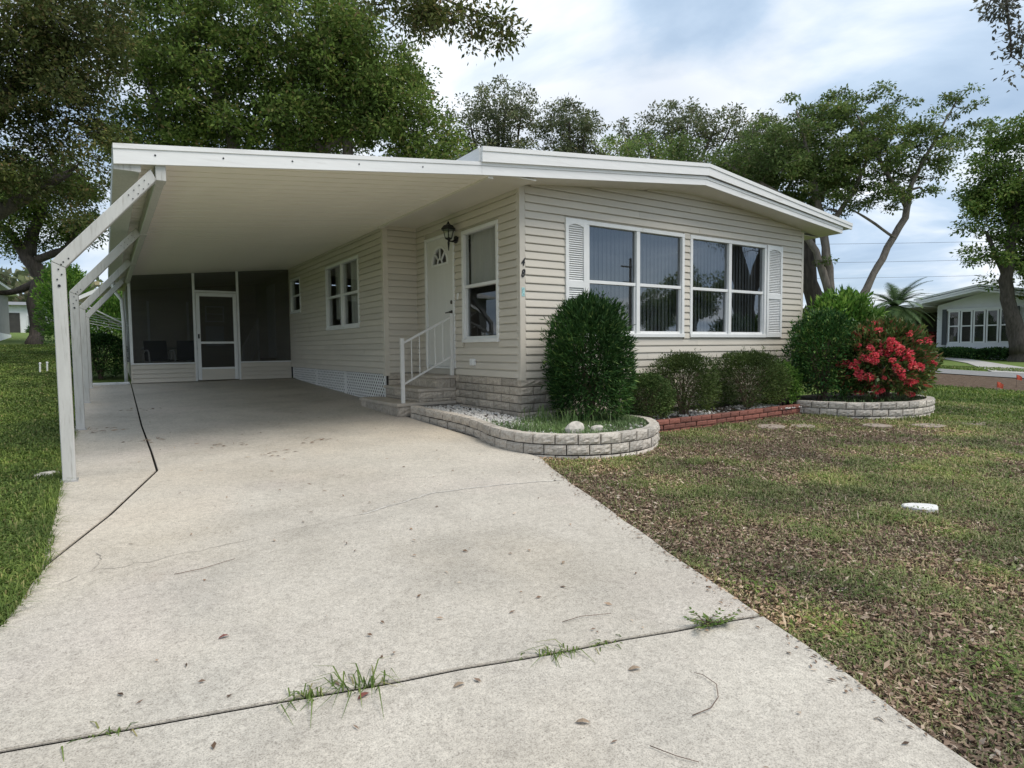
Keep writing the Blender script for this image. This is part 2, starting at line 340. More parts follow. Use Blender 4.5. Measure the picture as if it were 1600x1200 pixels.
def leaves(P, D, Nn, L, Wd, fold=.0):
    """rhombic leaves at P pointing along D with normal about Nn; returns V,F (quads)"""
    D = unit(D); S = unit(np.cross(D, Nn)); n = len(P); L = np.broadcast_to(L, (n,))[:, None]; Wd = np.broadcast_to(Wd, (n,))[:, None]
    U = np.cross(S, D)
    V = np.stack([P, P+D*L*.45+S*Wd*.5+U*Wd*fold, P+D*L, P+D*L*.45-S*Wd*.5+U*Wd*fold], 1).reshape(-1, 3)
    return V, np.arange(4*n).reshape(-1, 4)
_tab = np.random.default_rng(11).random((256, 256))
def vnoise(x, y):
    x = np.asarray(x, float); y = np.asarray(y, float); xi = np.floor(x).astype(int); yi = np.floor(y).astype(int); fx = x-xi; fy = y-yi
    fx = fx*fx*(3-2*fx); fy = fy*fy*(3-2*fy); t = lambda a, b: _tab[a % 256, b % 256]
    return (t(xi, yi)*(1-fx)+t(xi+1, yi)*fx)*(1-fy)+(t(xi, yi+1)*(1-fx)+t(xi+1, yi+1)*fx)*fy
def fbm(x, y, o=4):
    s = 0; a = .5
    for i in range(o): s = s+a*vnoise(x*2**i+17*i, y*2**i+31*i); a *= .5
    return s/(1-.5**o)
def interp(pts, y):   # x at y on a polyline of (y, x), sorted by y
    a = np.array(pts, float); return np.interp(y, a[:, 0], a[:, 1])

# ------------------------------------------------------------------ setting: ground, driveway, street
RE = [(-2.5, 1.3), (-.3, 1.85), (.71, 2.11), (.94, 2.19), (1.66, 2.43), (2.79, 2.80), (4.19, 3.28), (4.94, 3.59), (16, 3.59)]     # right edge (y, x)
LE = [(-2.5, -3.0), (.2, -1.6), (1.4, -1.08), (2.44, -.72), (3.35, -.42), (3.7, -.36), (4.09, -.315), (5.9, -.35), (15.6, -.36)]      # left edge (y, x)
def sward(x, y):
    s = np.full(np.shape(x), .95)
    right = x > 1.0
    near = 1-np.clip((x-9.5)/3.5, 0, 1)*np.clip((y-3.2)/1.2, 0, 1)
    s = np.where(right & (y < 12) & (x < 30), .95-.62*near*np.clip((16-x)/3, 0, 1), s)
    s = np.where(right & (x > 17.3) & (x < 22.4) & (y > 3) & (y < 9), -.3, s)
    return s
gx = np.unique(np.concatenate([np.linspace(-90, -8, 30), np.linspace(-8, 16, 161), np.linspace(16, 50, 60), np.linspace(50, 160, 30)]))
gy = np.unique(np.concatenate([np.linspace(-70, -4, 20), np.linspace(-4, 20, 161), np.linspace(20, 60, 50), np.linspace(60, 170, 30)]))
XX, YY = np.meshgrid(gx, gy)
ZZ = .037*np.maximum(YY, -3)+np.where(YY > 15, .02*(YY-15)*np.clip((10-XX)/8, 0, 1), 0)
ZZ = np.minimum(ZZ, 2.6)-.03+.018*(fbm(XX*1.3, YY*1.3)-.5)
nx, ny = len(gx), len(gy); idx = np.arange(nx*ny).reshape(ny, nx)
F = np.stack([idx[:-1, :-1], idx[:-1, 1:], idx[1:, 1:], idx[1:, :-1]], -1).reshape(-1, 4)
ground = np_obj('ground', np.stack([XX, YY, ZZ], -1).reshape(-1, 3), F, 'ground'); ground['kind'] = 'structure'
ground.data.polygons.foreach_set('use_smooth', [True]*len(ground.data.polygons))
a = ground.data.attributes.new('sward', 'FLOAT', 'POINT'); a.data.foreach_set('value', sward(XX, YY).ravel().astype(np.float32))

drive = empty('driveway', kind='structure')
def slab(poly, name='concrete_slab', m='concrete', parent=drive, top=0.0, th=.12, rnd=.003):
    b = bmesh.new(); vs = [b.verts.new((x, y, .037*y+top)) for x, y in poly]; f = b.faces.new(vs)
    b.normal_update()
    if f.normal.z < 0: f.normal_flip()
    r = bmesh.ops.extrude_face_region(b, geom=[f]); 
    for v in [g for g in r['geom'] if isinstance(g, bmesh.types.BMVert)]: v.co.z += 0
    # original face becomes the bottom
    for v in vs: v.co.z -= th
    bmesh.ops.recalc_face_normals(b, faces=b.faces)
    if rnd: bmesh.ops.bevel(b, geom=[e for e in b.edges if all(v.co.z > .037*v.co.y+top-.02 for v in e.verts)], offset=rnd, segments=2, affect='EDGES')
    me = bpy.data.meshes.new(name); b.to_mesh(me); b.free(); me.materials.append(MT[m]); return link(bpy.data.objects.new(name, me), parent)
def wob(p, q, n, amp, seed):
    rg = random.Random(seed); out = []
    for i in range(n+1):
        t = i/n; w = 0 if i in (0, n) else rg.uniform(-amp, amp)
        dx, dy = q[0]-p[0], q[1]-p[1]; L = math.hypot(dx, dy); out.append((p[0]+dx*t-dy/L*w, p[1]+dy*t+dx/L*w))
    return out
g = .0095
def edge(pts, y0, y1, n=18):  # points on a side edge from y0 to y1, slightly uneven
    rg = random.Random(int(y0*100)); return [(float(interp(pts, y))+rg.uniform(-.012, .012), y) for y in np.linspace(y0, y1, n)]
J = wob((-.72, 2.44), (2.43, 1.66), 14, .006, 3)
lj = [(.44, 15.64)]+wob((.35, 9.12), (.34, 6.23), 6, .006, 5)+[(-.02, 4.92), (-.315, 4.05)]
slab(edge(LE, -2.5, 2.44-g)[:-1]+[(x, y-g) for x, y in J]+edge(RE, 1.66-g, -2.5)[1:])
slab([(x, y+g) for x, y in J]+edge(RE, 1.66+g, 4.94)[1:]+[(3.59, 7.5), (3.59, 9.6), (3.86, 9.6), (3.86, 19.6), (.44+g, 19.6)]+[(x+g, y) for x, y in lj]+edge(LE, 4.02, 2.44+g, 8)[1:-1])
slab([(x-g, y) for x, y in lj]+[(-.33, 4.4)]+edge(LE, 5.0, 15.6, 14)+[(.3, 15.64)], top=.001)
def ribbon(name, pts, w, m, parent, dz=.0025, seed=1):
    rg = random.Random(seed); V = []; Fs = []
    for i, (x, y) in enumerate(pts):
        x0, y0 = pts[max(i-1, 0)]; x1, y1 = pts[min(i+1, len(pts)-1)]; L = math.hypot(x1-x0, y1-y0) or 1; nx_, ny_ = -(y1-y0)/L, (x1-x0)/L
        ww = w*rg.uniform(.4, 1.2)*(0.2 if i in (0, len(pts)-1) else 1)
        V += [(x+nx_*ww, y+ny_*ww, .037*(y+ny_*ww)+dz), (x-nx_*ww, y-ny_*ww, .037*(y-ny_*ww)+dz)]
        if i: Fs.append((2*i-2, 2*i-1, 2*i+1, 2*i))
    me = bpy.data.meshes.new(name); me.from_pydata(V, [], Fs); me.materials.append(MT[m]); return link(bpy.data.objects.new(name, me), parent)
def poly_wob(pts, step, amp, seed):
    out = []
    for i in range(len(pts)-1):
        n = max(2, int(math.dist(pts[i], pts[i+1])/step)); out += wob(pts[i], pts[i+1], n, amp, seed+i)[:-1]
    return out+[pts[-1]]
ribbon('joint_filler', [(x, y) for x, y in J], .03, 'fill', drive, -.008, 8); ribbon('joint_filler', lj, .016, 'fill', drive, -.008, 9)
ribbon('crack', poly_wob([(-.25, 3.72), (-.11, 3.83), (.2, 3.83), (.72, 3.93), (1.4, 4.05), (2.1, 4.30)], .05, .02, 21), .0018, 'crack', drive, seed=2)
ribbon('crack', poly_wob([(1.4, 4.05), (2.1, 4.30), (2.6, 4.25), (3.2, 4.10)], .06, .015, 31), .009, 'crackpale', drive, .003, 3)
ribbon('crack', poly_wob([(-.11, 3.83), (-.06, 4.0), (-.1, 4.15)], .03, .012, 41), .0022, 'crack', drive, .003, 4)
ribbon('crack', poly_wob([(1.5, 8.35), (2.6, 8.2), (3.5, 8.05)], .08, .01, 51), .0035, 'crackpale', drive, .003, 5)

street = empty('street', kind='structure')
def sheet(name, poly, m, dz, parent=None, kind='structure'):
    V = [(x, y, G(y)+dz) for x, y in poly]; me = bpy.data.meshes.new(name); me.from_pydata(V, [], [tuple(range(len(V)))]); me.materials.append(MT[m])
    o = link(bpy.data.objects.new(name, me), parent)
    if not parent: o['kind'] = kind
    return o
sheet('road_surface', [(22.3, -3), (24.5, -3), (25.0, 8), (25.9, 14), (23.4, 14), (22.4, 8)], 'asphalt', -.005, street)
sheet('path', [(25.1, 8.5), (25.0, 7.0), (29.0, 8.6), (36.5, 13.4), (38.0, 15.4), (38, 17.4), (35.2, 14.0), (31.5, 11.6)], 'path', -.003)

# ------------------------------------------------------------------ the house
CX, CY = 4.42, 6.5                 # front left corner
RX = 10.575                        # right wall
BX, JY, PY, BY = 3.83, 9.575, 15.65, 19.6
H0, CH = .89, .1013                # bottom of siding, course height
home = empty('mobile_home', (0, 0, 0), label='beige vinyl sided mobile home with white trimmed front windows and low gable roof', cat='house')
def board_profile(h=CH, d0=.014, d1=.026):   # (out, z) lap profile, out is away from the wall; recessed groove under the next lap
    return [(0, 0), (d1, .0), (d1, .012), (d0+.002, h-.017), (0.001, h-.016), (0, h+.001)]
def soff(x):  # height of the soffit against the front wall
    return np.interp(x, [4.42, 5.1, 6.5, 6.8, 7.2, 7.6, 8.2, 9.2, 10.5, 10.6], [3.315, 3.39, 3.52, 3.555, 3.58, 3.585, 3.56, 3.48, 3.335, 3.32])
def siding_run(parent, axis, fixed, out, a, b, z0, z1, holes=(), m='siding', gable=None, h=CH):
    """courses of lap siding between a and b along an axis ('x' or 'y'), facing out=-1/+1, cut round holes (a0,a1,z0,z1)"""
    n = int(math.ceil((z1-z0)/h)); prof = board_profile(h); srg = random.Random(int(fixed*100))
    for i in range(n):
        za = z0+i*h; zb = min(za+h, z1)
        spans = [(a, b)]
        for (h0, h1, hz0, hz1) in holes:
            if hz1 > za+.02 and hz0 < za+h-.02:
                ns = []
                for s0, s1 in spans:
                    if h1 <= s0 or h0 >= s1: ns.append((s0, s1)); continue
                    if h0 > s0+.01: ns.append((s0, h0))
                    if h1 < s1-.01: ns.append((h1, s1))
                spans = ns
        for s0, s1 in spans:
          if True:
            if gable:
                xs = np.linspace(s0, s1, 200); ok = [x for x in xs if soff(x) > za+.01]
                if len(ok) < 3: continue
                s0, s1 = ok[0], ok[-1]
            k = (zb-za+.002)/(h+.002) if zb-za < h-1e-4 else 1
            cuts = [s0, s1]; seam = a+(1.1+2.37*i) % 3.66
            if s1-s0 > 2.2:
                while seam < s1-.25:
                    if seam > s0+.25: cuts.insert(-1, seam)
                    seam += 3.66
          for s0, s1 in [(c0_, c1_-(.0022 if c1_ < s1 else 0)) for c0_, c1_ in zip(cuts[:-1], cuts[1:])]:
            V = []; jz = srg.uniform(-.0012, .0012); jo = srg.uniform(-.0008, .0012)
            for s in (s0, s1):
                top_cut = 1e9
                for o_, z_ in prof:
                    zz = za+z_*k+jz
                    p = fixed+out*(o_+(jo if o_ > .005 else 0))
                    V.append((s, p, zz) if axis == 'x' else (p, s, zz))
            L = len(prof)
            mb = MB(); mb.add(V, [tuple(range(L))[::-1], tuple(range(L, 2*L))]+[(j, (j+1) % L, L+(j+1) % L, L+j) for j in range(L)])
            mb.build('siding_board', m, parent)
# tone differs a little from board to board
_t = MT['siding'].node_tree; _b = next(n for n in _t.nodes if n.type == 'BSDF_PRINCIPLED'); _src = _b.inputs['Base Color'].links[0].from_socket
_oi = N(_t, 'ShaderNodeObjectInfo'); _t.links.new(mixc(_t, 1.0, _src, ramp(_t, _oi.outputs['Random'], [(0, (.94, .94, .945)), (1, (1.04, 1.035, 1.03))]), 'MULTIPLY'), _b.inputs['Base Color'])
# wall cores (behind the boards)
wall = MB()
wall.prism([(CX+.02, H0-.01), (RX-.02, H0-.01), (RX-.02, 1.413), (CX+.02, 1.413)], CY+.005, CY+.1, 'y')
wall.prism([(CX+.02, 1.413), (5.50, 1.413), (5.50, 2.983), (CX+.02, 2.983)], CY+.005, CY+.1, 'y')
wall.prism([(9.47, 1.413), (RX-.02, 1.413), (RX-.02, 2.983), (9.47, 2.983)], CY+.005, CY+.1, 'y')
wall.prism([(7.42, 1.413), (7.58, 1.413), (7.58, 2.983), (7.42, 2.983)], CY+.005, CY+.1, 'y')
wall.prism([(CX+.02, 2.983), (RX-.02, 2.983)]+[(x, float(soff(x))+.02) for x in np.linspace(RX-.02, CX+.02, 24)], CY+.005, CY+.1, 'y')
ZT = 3.30
# left entry wall with window hole, door hole
WY0, WY1, WZ0, WZ1 = 6.985, 7.985, 1.361, 2.975
DY0, DY1, DZ0, DZ1 = 8.277, 9.176, 1.0, 2.985
for (y0, y1, z0, z1) in ((CY, WY0, H0-.01, ZT), (WY0, WY1, H0-.01, WZ0), (WY0, WY1, WZ1, ZT), (WY1, DY0, H0-.01, ZT), (DY0, DY1, H0-.01, DZ0), (DY0, DY1, DZ1, ZT), (DY1, JY+.05, H0-.01, ZT)):
    wall.box(CX+.005, CX+.1, y0+.0005, y1-.0005, z0, z1)
wall.box(BX+.03, CX+.04, JY+.005, JY+.1, H0-.01, ZT-.002)
W2 = (10.70, 12.66, 1.667, 2.955); W3 = (14.62, 15.52, 2.145, 2.975); PD = (17.2, 18.1, 1.2, 3.05)
ys = sorted([JY+.05, *W2[:2], *W3[:2], BY])
for y0, y1 in zip(ys[:-1], ys[1:]):
    hole = next((w for w in (W2, W3) if abs(w[0]-y0) < 1e-6), None)
    if hole: wall.box(BX+.005, BX+.1, y0, y1, .88, hole[2]); wall.box(BX+.005, BX+.1, y0, y1, hole[3], ZT)
    else: wall.box(BX+.005, BX+.1, y0, y1, .88, ZT)
wall.box(RX-.1, RX-.005, CY+.1, BY, H0-.01, ZT)
wall.box(BX+.1, RX-.1, BY-.1, BY, .88, ZT)
wall.build('wall', 'siding', home)
room = MB(); room.box(CX+.12, RX-.12, CY+.12, BY-.12, .9, .94); room.box(BX+.12, RX-.12, CY+.12, BY-.12, 3.32, 3.34)
room.box(CX+.12, RX-.12, 10.2, 10.28, .95, 3.31); room.build('interior', 'room', home)
# siding
siding_run(home, 'x', CY, -1, CX+.065, RX-.05, H0, 3.62, [(5.122, 7.435, 1.413, 2.983), (7.566, 9.925, 1.413, 2.983)], gable=True)
siding_run(home, 'y', CX, -1, CY+.03, JY-.02, H0, ZT-.01, [(WY0, WY1, WZ0, WZ1), (DY0-.06, DY1+.06, DZ0-.06, DZ1+.06)])
siding_run(home, 'x', JY, -1, BX+.06, CX-.015, H0, ZT-.01)
siding_run(home, 'y', BX, -1, JY+.05, PY, .87, 3.262, [W2, W3])
siding_run(home, 'y', BX, -1, PY+.05, BY, .87, 3.262, [(PD[0]-.06, PD[1]+.06, PD[2], PD[3])])
# corner boards
def corner(name, x, y, sx, sy, z0, z1, w=.062, d=.02):
    mb = MB(); x0 = x-d*sx; y0 = y-d*sy       # corner outside point
    px_ = [(x0, y0), (x0+sx*w, y0), (x0+sx*w, y0+sy*.024), (x0+sx*.024, y0+sy*.024), (x0+sx*.024, y0+sy*w), (x0, y0+sy*w)]
    mb.prism(px_, z0, z1); return mb.build(name, 'siding', home, bevel=.002)
corner('corner_board', CX, CY, 1, 1, .86, 3.305, .085); corner('corner_board', RX, CY, -1, 1, .86, 3.30); corner('corner_board', BX, JY, 1, 1, .84, 3.25, .085)
Box('corner_board', 'siding', home, CX-.025, CX-.001, JY-.022, JY-.017, H0, ZT-.02)

# windows: frame, rails, panes
def window(parent, axis, fixed, out, a0, a1, z0, z1, cols=2, fw_=.055, mid=None, glass='glass', gap=.0, inner=True, lower_inset=.022, prefix='window'):
    def bx(mb, p0, p1, q0, q1, za, zb):    # along a (p), depth (q, outwards), z
        f0, f1 = fixed+out*q0, fixed+out*q1
        return mb.box(p0, p1, f0, f1, za, zb) if axis == 'x' else mb.box(f0, f1, p0, p1, za, zb)
    fr = MB(); d0, d1 = -.07, .032
    bx(fr, a0, a1, d0, d1, z1-fw_, z1); bx(fr, a0, a1, d0, d1+.012, z0, z0+fw_)
    bx(fr, a0, a0+fw_, d0, d1, z0+fw_+.001, z1-fw_-.001); bx(fr, a1-fw_, a1, d0, d1, z0+fw_+.001, z1-fw_-.001)
    fo = fr.build(prefix, 'white', parent, bevel=.004)
    cw = (a1-a0-2*fw_)/cols; mid = mid if mid else (z0+z1)/2
    for c in range(1, cols):
        mm_ = MB(); x = a0+fw_+c*cw; bx(mm_, x-.035, x+.035, d0+.01, d1-.004, z0+fw_+.001, z1-fw_-.001); mm_.build('mullion', 'white', fo, bevel=.003)
    for c in range(cols):
        p0 = a0+fw_+c*cw+(.036 if c else .001); p1 = a0+fw_+(c+1)*cw-(.036 if c < cols-1 else .001)
        r_ = MB(); bx(r_, p0, p1, -.03, .012, mid-.022, mid+.022); r_.build('meeting_rail', 'white', fo, bevel=.003)
        s_ = MB(); t = lower_inset
        bx(s_, p0, p0+t, -.04, .004, z0+fw_+.001, mid-.023); bx(s_, p1-t, p1, -.04, .004, z0+fw_+.001, mid-.023); bx(s_, p0+t+.001, p1-t-.001, -.04, .004, z0+fw_+.001, z0+fw_+.035)
        s_.build('sash', 'white', fo, bevel=.002)
        g1 = MB(); bx(g1, p0, p1, -.022, -.018, mid+.0225, z1-fw_-.001); g1.build('pane', glass, fo)
        g2 = MB(); bx(g2, p0+t, p1-t, -.034, -.030, z0+fw_+.036, mid-.0225); g2.build('pane', glass, fo)
    return fo
for a0, a1 in ((5.484, 7.435), (7.566, 9.486)):
    window(home, 'x', CY, -1, a0, a1, 1.413, 2.983, mid=2.17)
    k = 0; x = a0+.07
    vb = empty('vertical_blinds', (0, 0, 0)); vb.parent = home
    while x < a1-.06:
        mb = MB(); w = .084; ang = R(14+4*math.sin(k*2.1)); c_, s_ = math.cos(ang)*w/2, math.sin(ang)*w/2; y = CY+.125
        pts = [(x-c_, y-s_), (x, y+.006), (x+c_, y+s_), (x, y+.009)]
        mb.prism(pts, 1.43, 2.98); mb.build('blind_slat', 'blind', vb); x += .079; k += 1
window(home, 'y', CX, -1, WY0, WY1, WZ0, WZ1, cols=1, mid=2.17, glass='glass_side')
window(home, 'y', BX, -1, *W2, cols=2, mid=2.32, glass='glass_side')
window(home, 'y', BX, -1, *W3, cols=1, mid=2.56, glass='glass_side', fw_=.045)
def drape(name, x, y0, y1, z0, z1, m='curtain'):
    n = 40; poly = [(x+.02*math.sin(i*1.9), y0+(y1-y0)*i/n) for i in range(n+1)]; poly2 = [(a_+.004, b_) for a_, b_ in poly[::-1]]
    mb = MB(); V = [(a_, b_, z) for z in (z0, z1) for a_, b_ in poly]; L = n+1
    mb.add(V, [(i, i+1, L+i+1, L+i) for i in range(n)]); return mb.build(name, m, home, fix=False)
drape('curtain', CX+.13, WY0+.12, WY1-.02, 2.16, 2.97)
drape('curtain', BX+.16, W2[0], W2[0]+.9, 1.68, 2.95); drape('curtain', BX+.2, W2[0]+1.3, W2[1], 1.9, 2.95)
# shutters
for x0, x1 in ((5.122, 5.478), (9.492, 9.925)):
    mb = MB(); y0, y1 = CY-.045, CY-.004; z0, z1 = 1.42, 2.985; st = .05; midz = 2.12
    mb.box(x0, x0+st, y0, y1, z0, z1); mb.box(x1-st, x1, y0, y1, z0, z1)
    mb.box(x0+st, x1-st, y0+.001, y1, z1-.07, z1-.001); mb.box(x0+st, x1-st, y0+.001, y1, z0+.001, z0+.08); mb.box(x0+st, x1-st, y0+.001, y1, midz-.045, midz+.045)
    n = 12; arc = [(x0+st+(x1-x0-2*st)*i/n, z1-.07-.035*(1-math.sin(math.pi*i/n))) for i in range(n+1)]
    mb.prism(arc+[(x1-st, z1-.071), (x0+st, z1-.071)], y0+.002, y1, 'y')
    s = mb.build('shutter', 'white', home)
    for za, zb in ((z0+.08, midz-.045), (midz+.045, z1-.075)):
        lv = MB(); n = int((zb-za)/.028)
        for i in range(n):
            zc = za+(i+.5)*(zb-za)/n; lv.add([(x0+st, y0+.008, zc-.012), (x1-st, y0+.008, zc-.012), (x1-st, y0+.03, zc+.012), (x0+st, y0+.03, zc+.012), (x0+st, y0+.014, zc-.014), (x1-st, y0+.014, zc-.014), (x1-st, y0+.036, zc+.010), (x0+st, y0+.036, zc+.010)], [(0, 1, 2, 3), (7, 6, 5, 4), (0, 4, 5, 1), (1, 5, 6, 2), (2, 6, 7, 3), (3, 7, 4, 0)])
        o = lv.build('louvers', 'white', s); o['kind'] = 'stuff'
    Box('shutter_back', 'white', s, x0+st, x1-st, y1-.004, y1, z0+.01, z1-.01)

# front door
fr = MB(); d = .03
fr.box(CX-d, CX+.06, DY0-.055, DY0, DZ0-.02, DZ1+.05); fr.box(CX-d, CX+.06, DY1, DY1+.055, DZ0-.02, DZ1+.05); fr.box(CX-d+.001, CX+.06, DY0, DY1, DZ1, DZ1+.049); fr.box(CX-d-.02, CX+.06, DY0, DY1, DZ0-.03, DZ0)
fr.build('door_frame', 'white', home, bevel=.004)
door = MB(); dx = CX-.004
fcy, fcz, fr_ = (DY0+DY1)/2, 2.60, .245
n = 20
arc_out = [(fcy+fr_*math.cos(math.pi*i/n), fcz+fr_*.98*math.sin(math.pi*i/n)) for i in range(n+1)]   # from +y to -y
left = [(DY1-.002, DZ0+.004), (DY1-.002, DZ1-.002), (DY0+.002, DZ1-.002), (DY0+.002, DZ0+.004)]
door.prism([(DY0+.002, DZ0+.004), (DY1-.002, DZ0+.004), (DY1-.002, fcz), (DY0+.002, fcz)], dx, dx+.04, 'x')
V = []; 
for i in range(n):
    p, q = arc_out[i], arc_out[i+1]
    def outp(a):
        t = (a[0]-fcy); 
        # project from centre to the rectangle
        hy = (DY1-DY0)/2-.002; hz = DZ1-.002-fcz; dy_, dz_ = a[0]-fcy, a[1]-fcz; s_ = min(hy/abs(dy_) if abs(dy_) > 1e-6 else 9e9, hz/abs(dz_) if abs(dz_) > 1e-6 else 9e9); return (fcy+dy_*s_, fcz+dz_*s_)
    po, qo = outp(p), outp(q)
    poly = [p, po, qo, q]
    if abs(po[0]-qo[0]) > 1e-4 and abs(po[1]-qo[1]) > 1e-4: poly = [p, po, (po[0] if abs(po[0]-fcy) > abs(qo[0]-fcy) else qo[0], DZ1-.002), qo, q]
    door.prism(poly, dx, dx+.04, 'x')
do = door.build('door', 'door', home)
tr = MB()
for r1, r2, dd in ((fr_+.03, fr_-.005, .012), (.085, .065, .008)):
    for i in range(n):
        a0_, a1_ = math.pi*i/n, math.pi*(i+1)/n
        tr.prism([(fcy+r1*math.cos(a0_), fcz+r1*math.sin(a0_)), (fcy+r1*math.cos(a1_), fcz+r1*math.sin(a1_)), (fcy+r2*math.cos(a1_), fcz+r2*math.sin(a1_)), (fcy+r2*math.cos(a0_), fcz+r2*math.sin(a0_))], dx-dd, dx+.01, 'x')
tr.box(dx-.0125, dx+.01, fcy-fr_-.03, fcy+fr_+.03, fcz-.03, fcz-.001)
for aa in (45, 90, 135):
    c_, s_ = math.cos(R(aa)), math.sin(R(aa)); w = .011
    tr.prism([(fcy+c_*.08-s_*w, fcz+s_*.08+c_*w), (fcy+c_*.24-s_*w, fcz+s_*.24+c_*w), (fcy+c_*.24+s_*w, fcz+s_*.24-c_*w), (fcy+c_*.08+s_*w, fcz+s_*.08-c_*w)], dx-.007, dx+.012, 'x')
tr.build('fanlight_frame', 'white', do)
gl = MB(); gl.prism([(fcy+(fr_)*math.cos(math.pi*i/n), fcz+(fr_)*math.sin(math.pi*i/n)) for i in range(n+1)], dx+.014, dx+.018, 'x'); gl.build('fanlight_pane', 'glass_side', do)
lk = MB(); lk.lathe([(.001, 0), (.03, 0), (.03, .012), (.014, .02), (.001, .02)], 12); l1 = lk.build('deadbolt', 'nickel', do, True); l1.location = (dx, DY0+.075, 1.98); l1.rotation_euler = (0, R(-90), 0)
lh = MB().bar((dx, DY0+.075, 1.83), (dx-.05, DY0+.075, 1.83), .013, 8).bar((dx-.045, DY0+.065, 1.83), (dx-.045, DY0+.19, 1.822), .010, 8).lathe([(.03, 0), (.03, .004)], 12, (0, 0, 0))
lh = MB().bar((dx, DY0+.075, 1.83), (dx-.008, DY0+.075, 1.83), .03, 12).bar((dx, DY0+.075, 1.83), (dx-.05, DY0+.075, 1.83), .013, 8).bar((dx-.045, DY0+.065, 1.83), (dx-.045, DY0+.19, 1.822), .010, 8); lh.build('door_handle', 'nickel', do)
Box('doorbell', 'white', home, CX-.03, CX-.012, 8.10, 8.14, 2.0, 2.1, .004)
Box('outlet_cover', 'white', home, CX-.07, CX-.012, 7.62, 7.72, 1.03, 1.13, .008)
# house number, sticker
for ch, z in (('4', 2.315), ('8', 2.175)):
    cu = bpy.data.curves.new('number_curve', 'FONT'); cu.body = ch; cu.size = .17; cu.shear = .25; cu.extrude = .004; cu.offset = .003
    tmp = bpy.data.objects.new('tmp', cu); COL.objects.link(tmp); bpy.context.view_layer.update()
    me = bpy.data.meshes.new_from_object(tmp.evaluated_get(bpy.context.evaluated_depsgraph_get())); bpy.data.objects.remove(tmp)
    me.materials.clear(); me.materials.append(MT['black'])
    o = link(bpy.data.objects.new('house_number', me), home); o.location = (4.415, CY-.026, z); o.rotation_euler = (R(90), 0, 0); o.scale = (.62, .8, 1); o['label'] = 'black numeral %s on the corner board' % ch
Box('sticker', 'sticker', home, 4.425, 4.47, CY-.0235, CY-.0205, 1.93, 2.04)

# roof: fascia layers, soffit, roof panels
def roofline(pts): return lambda x: float(np.interp(x, [p[0] for p in pts], [p[1] for p in pts]))
upT = roofline([(3.62, 3.538), (7.475, 3.933), (11.41, 3.468)])
loT = roofline([(.12, 2.985), (3.62, 3.375), (7.45, 3.755), (11.16, 3.378)])
loB = roofline([(.12, 2.822), (3.62, 3.232), (7.42, 3.630), (11.10, 3.274)])
def band(name, fT, fB, xs, y0, y1, m, parent):
    mb = MB()
    for x0, x1 in zip(xs[:-1], xs[1:]): mb.prism([(x0, fB(x0)), (x1, fB(x1)), (x1, fT(x1)), (x0, fT(x0))], y0, y1, 'y')
    return mb.build(name, m, parent)
for x0, x1 in ((3.62, 7.474), (7.476, 11.41)):
    xs = [x0, x1]
    band('fascia', lambda x: upT(x)-.052, lambda x: upT(x)-(.168 if x < 8 else .168-.06*max(0, (x-7.5)/3.9)), xs, 6.055, 6.085, 'fascia', home)
    band('drip_edge', lambda x: upT(x), lambda x: upT(x)-.0515, xs, 6.045, 6.085, 'fascia', home)
for x0, x1 in ((3.632, 7.436), (7.439, 11.15)):
    xs = [x0, x1]
    band('fascia', lambda x: loT(x)-.04, lambda x: loB(x), xs, 6.09, 6.115, 'fascia', home)
    band('fascia_trim', lambda x: loT(x), lambda x: loT(x)-.0395, xs, 6.082, 6.115, 'fascia', home)
# soffit: curved vinyl panels between fascia and wall
sof = MB(); xs = list(np.linspace(4.3, RX+.55, 40))
def sofy(x): return float(soff(min(max(x, 4.42), 10.6)))-.115*max(0, x-10.6)
for i in range(39):
    a_, b_ = xs[i], xs[i+1]
    f0, f1 = min(loB(a_)+.012, loT(a_)), min(loB(b_)+.012, loT(b_))
    z0a, z0b = sofy(a_), sofy(b_)
    sof.add([(a_, 6.115, f0), (b_, 6.115, f1), (b_, CY-.001, z0b), (a_, CY-.001, z0a), (a_, 6.115, f0+.01), (b_, 6.115, f1+.01), (b_, CY-.001, z0b+.01), (a_, CY-.001, z0a+.01)], [(0, 1, 2, 3), (7, 6, 5, 4), (0, 4, 5, 1), (1, 5, 6, 2), (2, 6, 7, 3), (3, 7, 4, 0)])
sof.build('soffit', 'soffit', home)
Box('soffit', 'soffit', home, BX-.12, CX-.02, 6.115, JY-.001, 3.275, 3.29)
Box('soffit', 'soffit', home, RX+.001, RX+.55, CY, BY, 3.255, 3.268)
Box('eave_trim', 'soffit', home, BX-.1, BX-.03, 6.12, JY-.02, 3.215, 3.26)
rf = MB()
for y0, y1 in ((6.087, BY+.3),):
    rf.prism([(3.63, upT(3.63)-.03), (7.475, upT(7.475)-.03), (7.475, upT(7.475)-.004), (3.63, upT(3.63)-.004)], y0, y1, 'y')
    rf.prism([(7.4755, upT(7.475)-.03), (11.4, upT(11.4)-.03), (11.4, upT(11.4)-.004), (7.4755, upT(7.475)-.004)], y0, y1, 'y')
rf.build('roof', 'fascia', home)
Box('eave_fascia', 'fascia', home, 3.60, 3.622, 6.087, BY+.3, 3.385, 3.53); Box('eave_fascia', 'fascia', home, 11.12, 11.14, 6.12, BY+.3, 3.27, 3.38); Box('eave_fascia', 'fascia', home, 11.385, 11.405, 6.09, BY+.3, 3.37, 3.465)

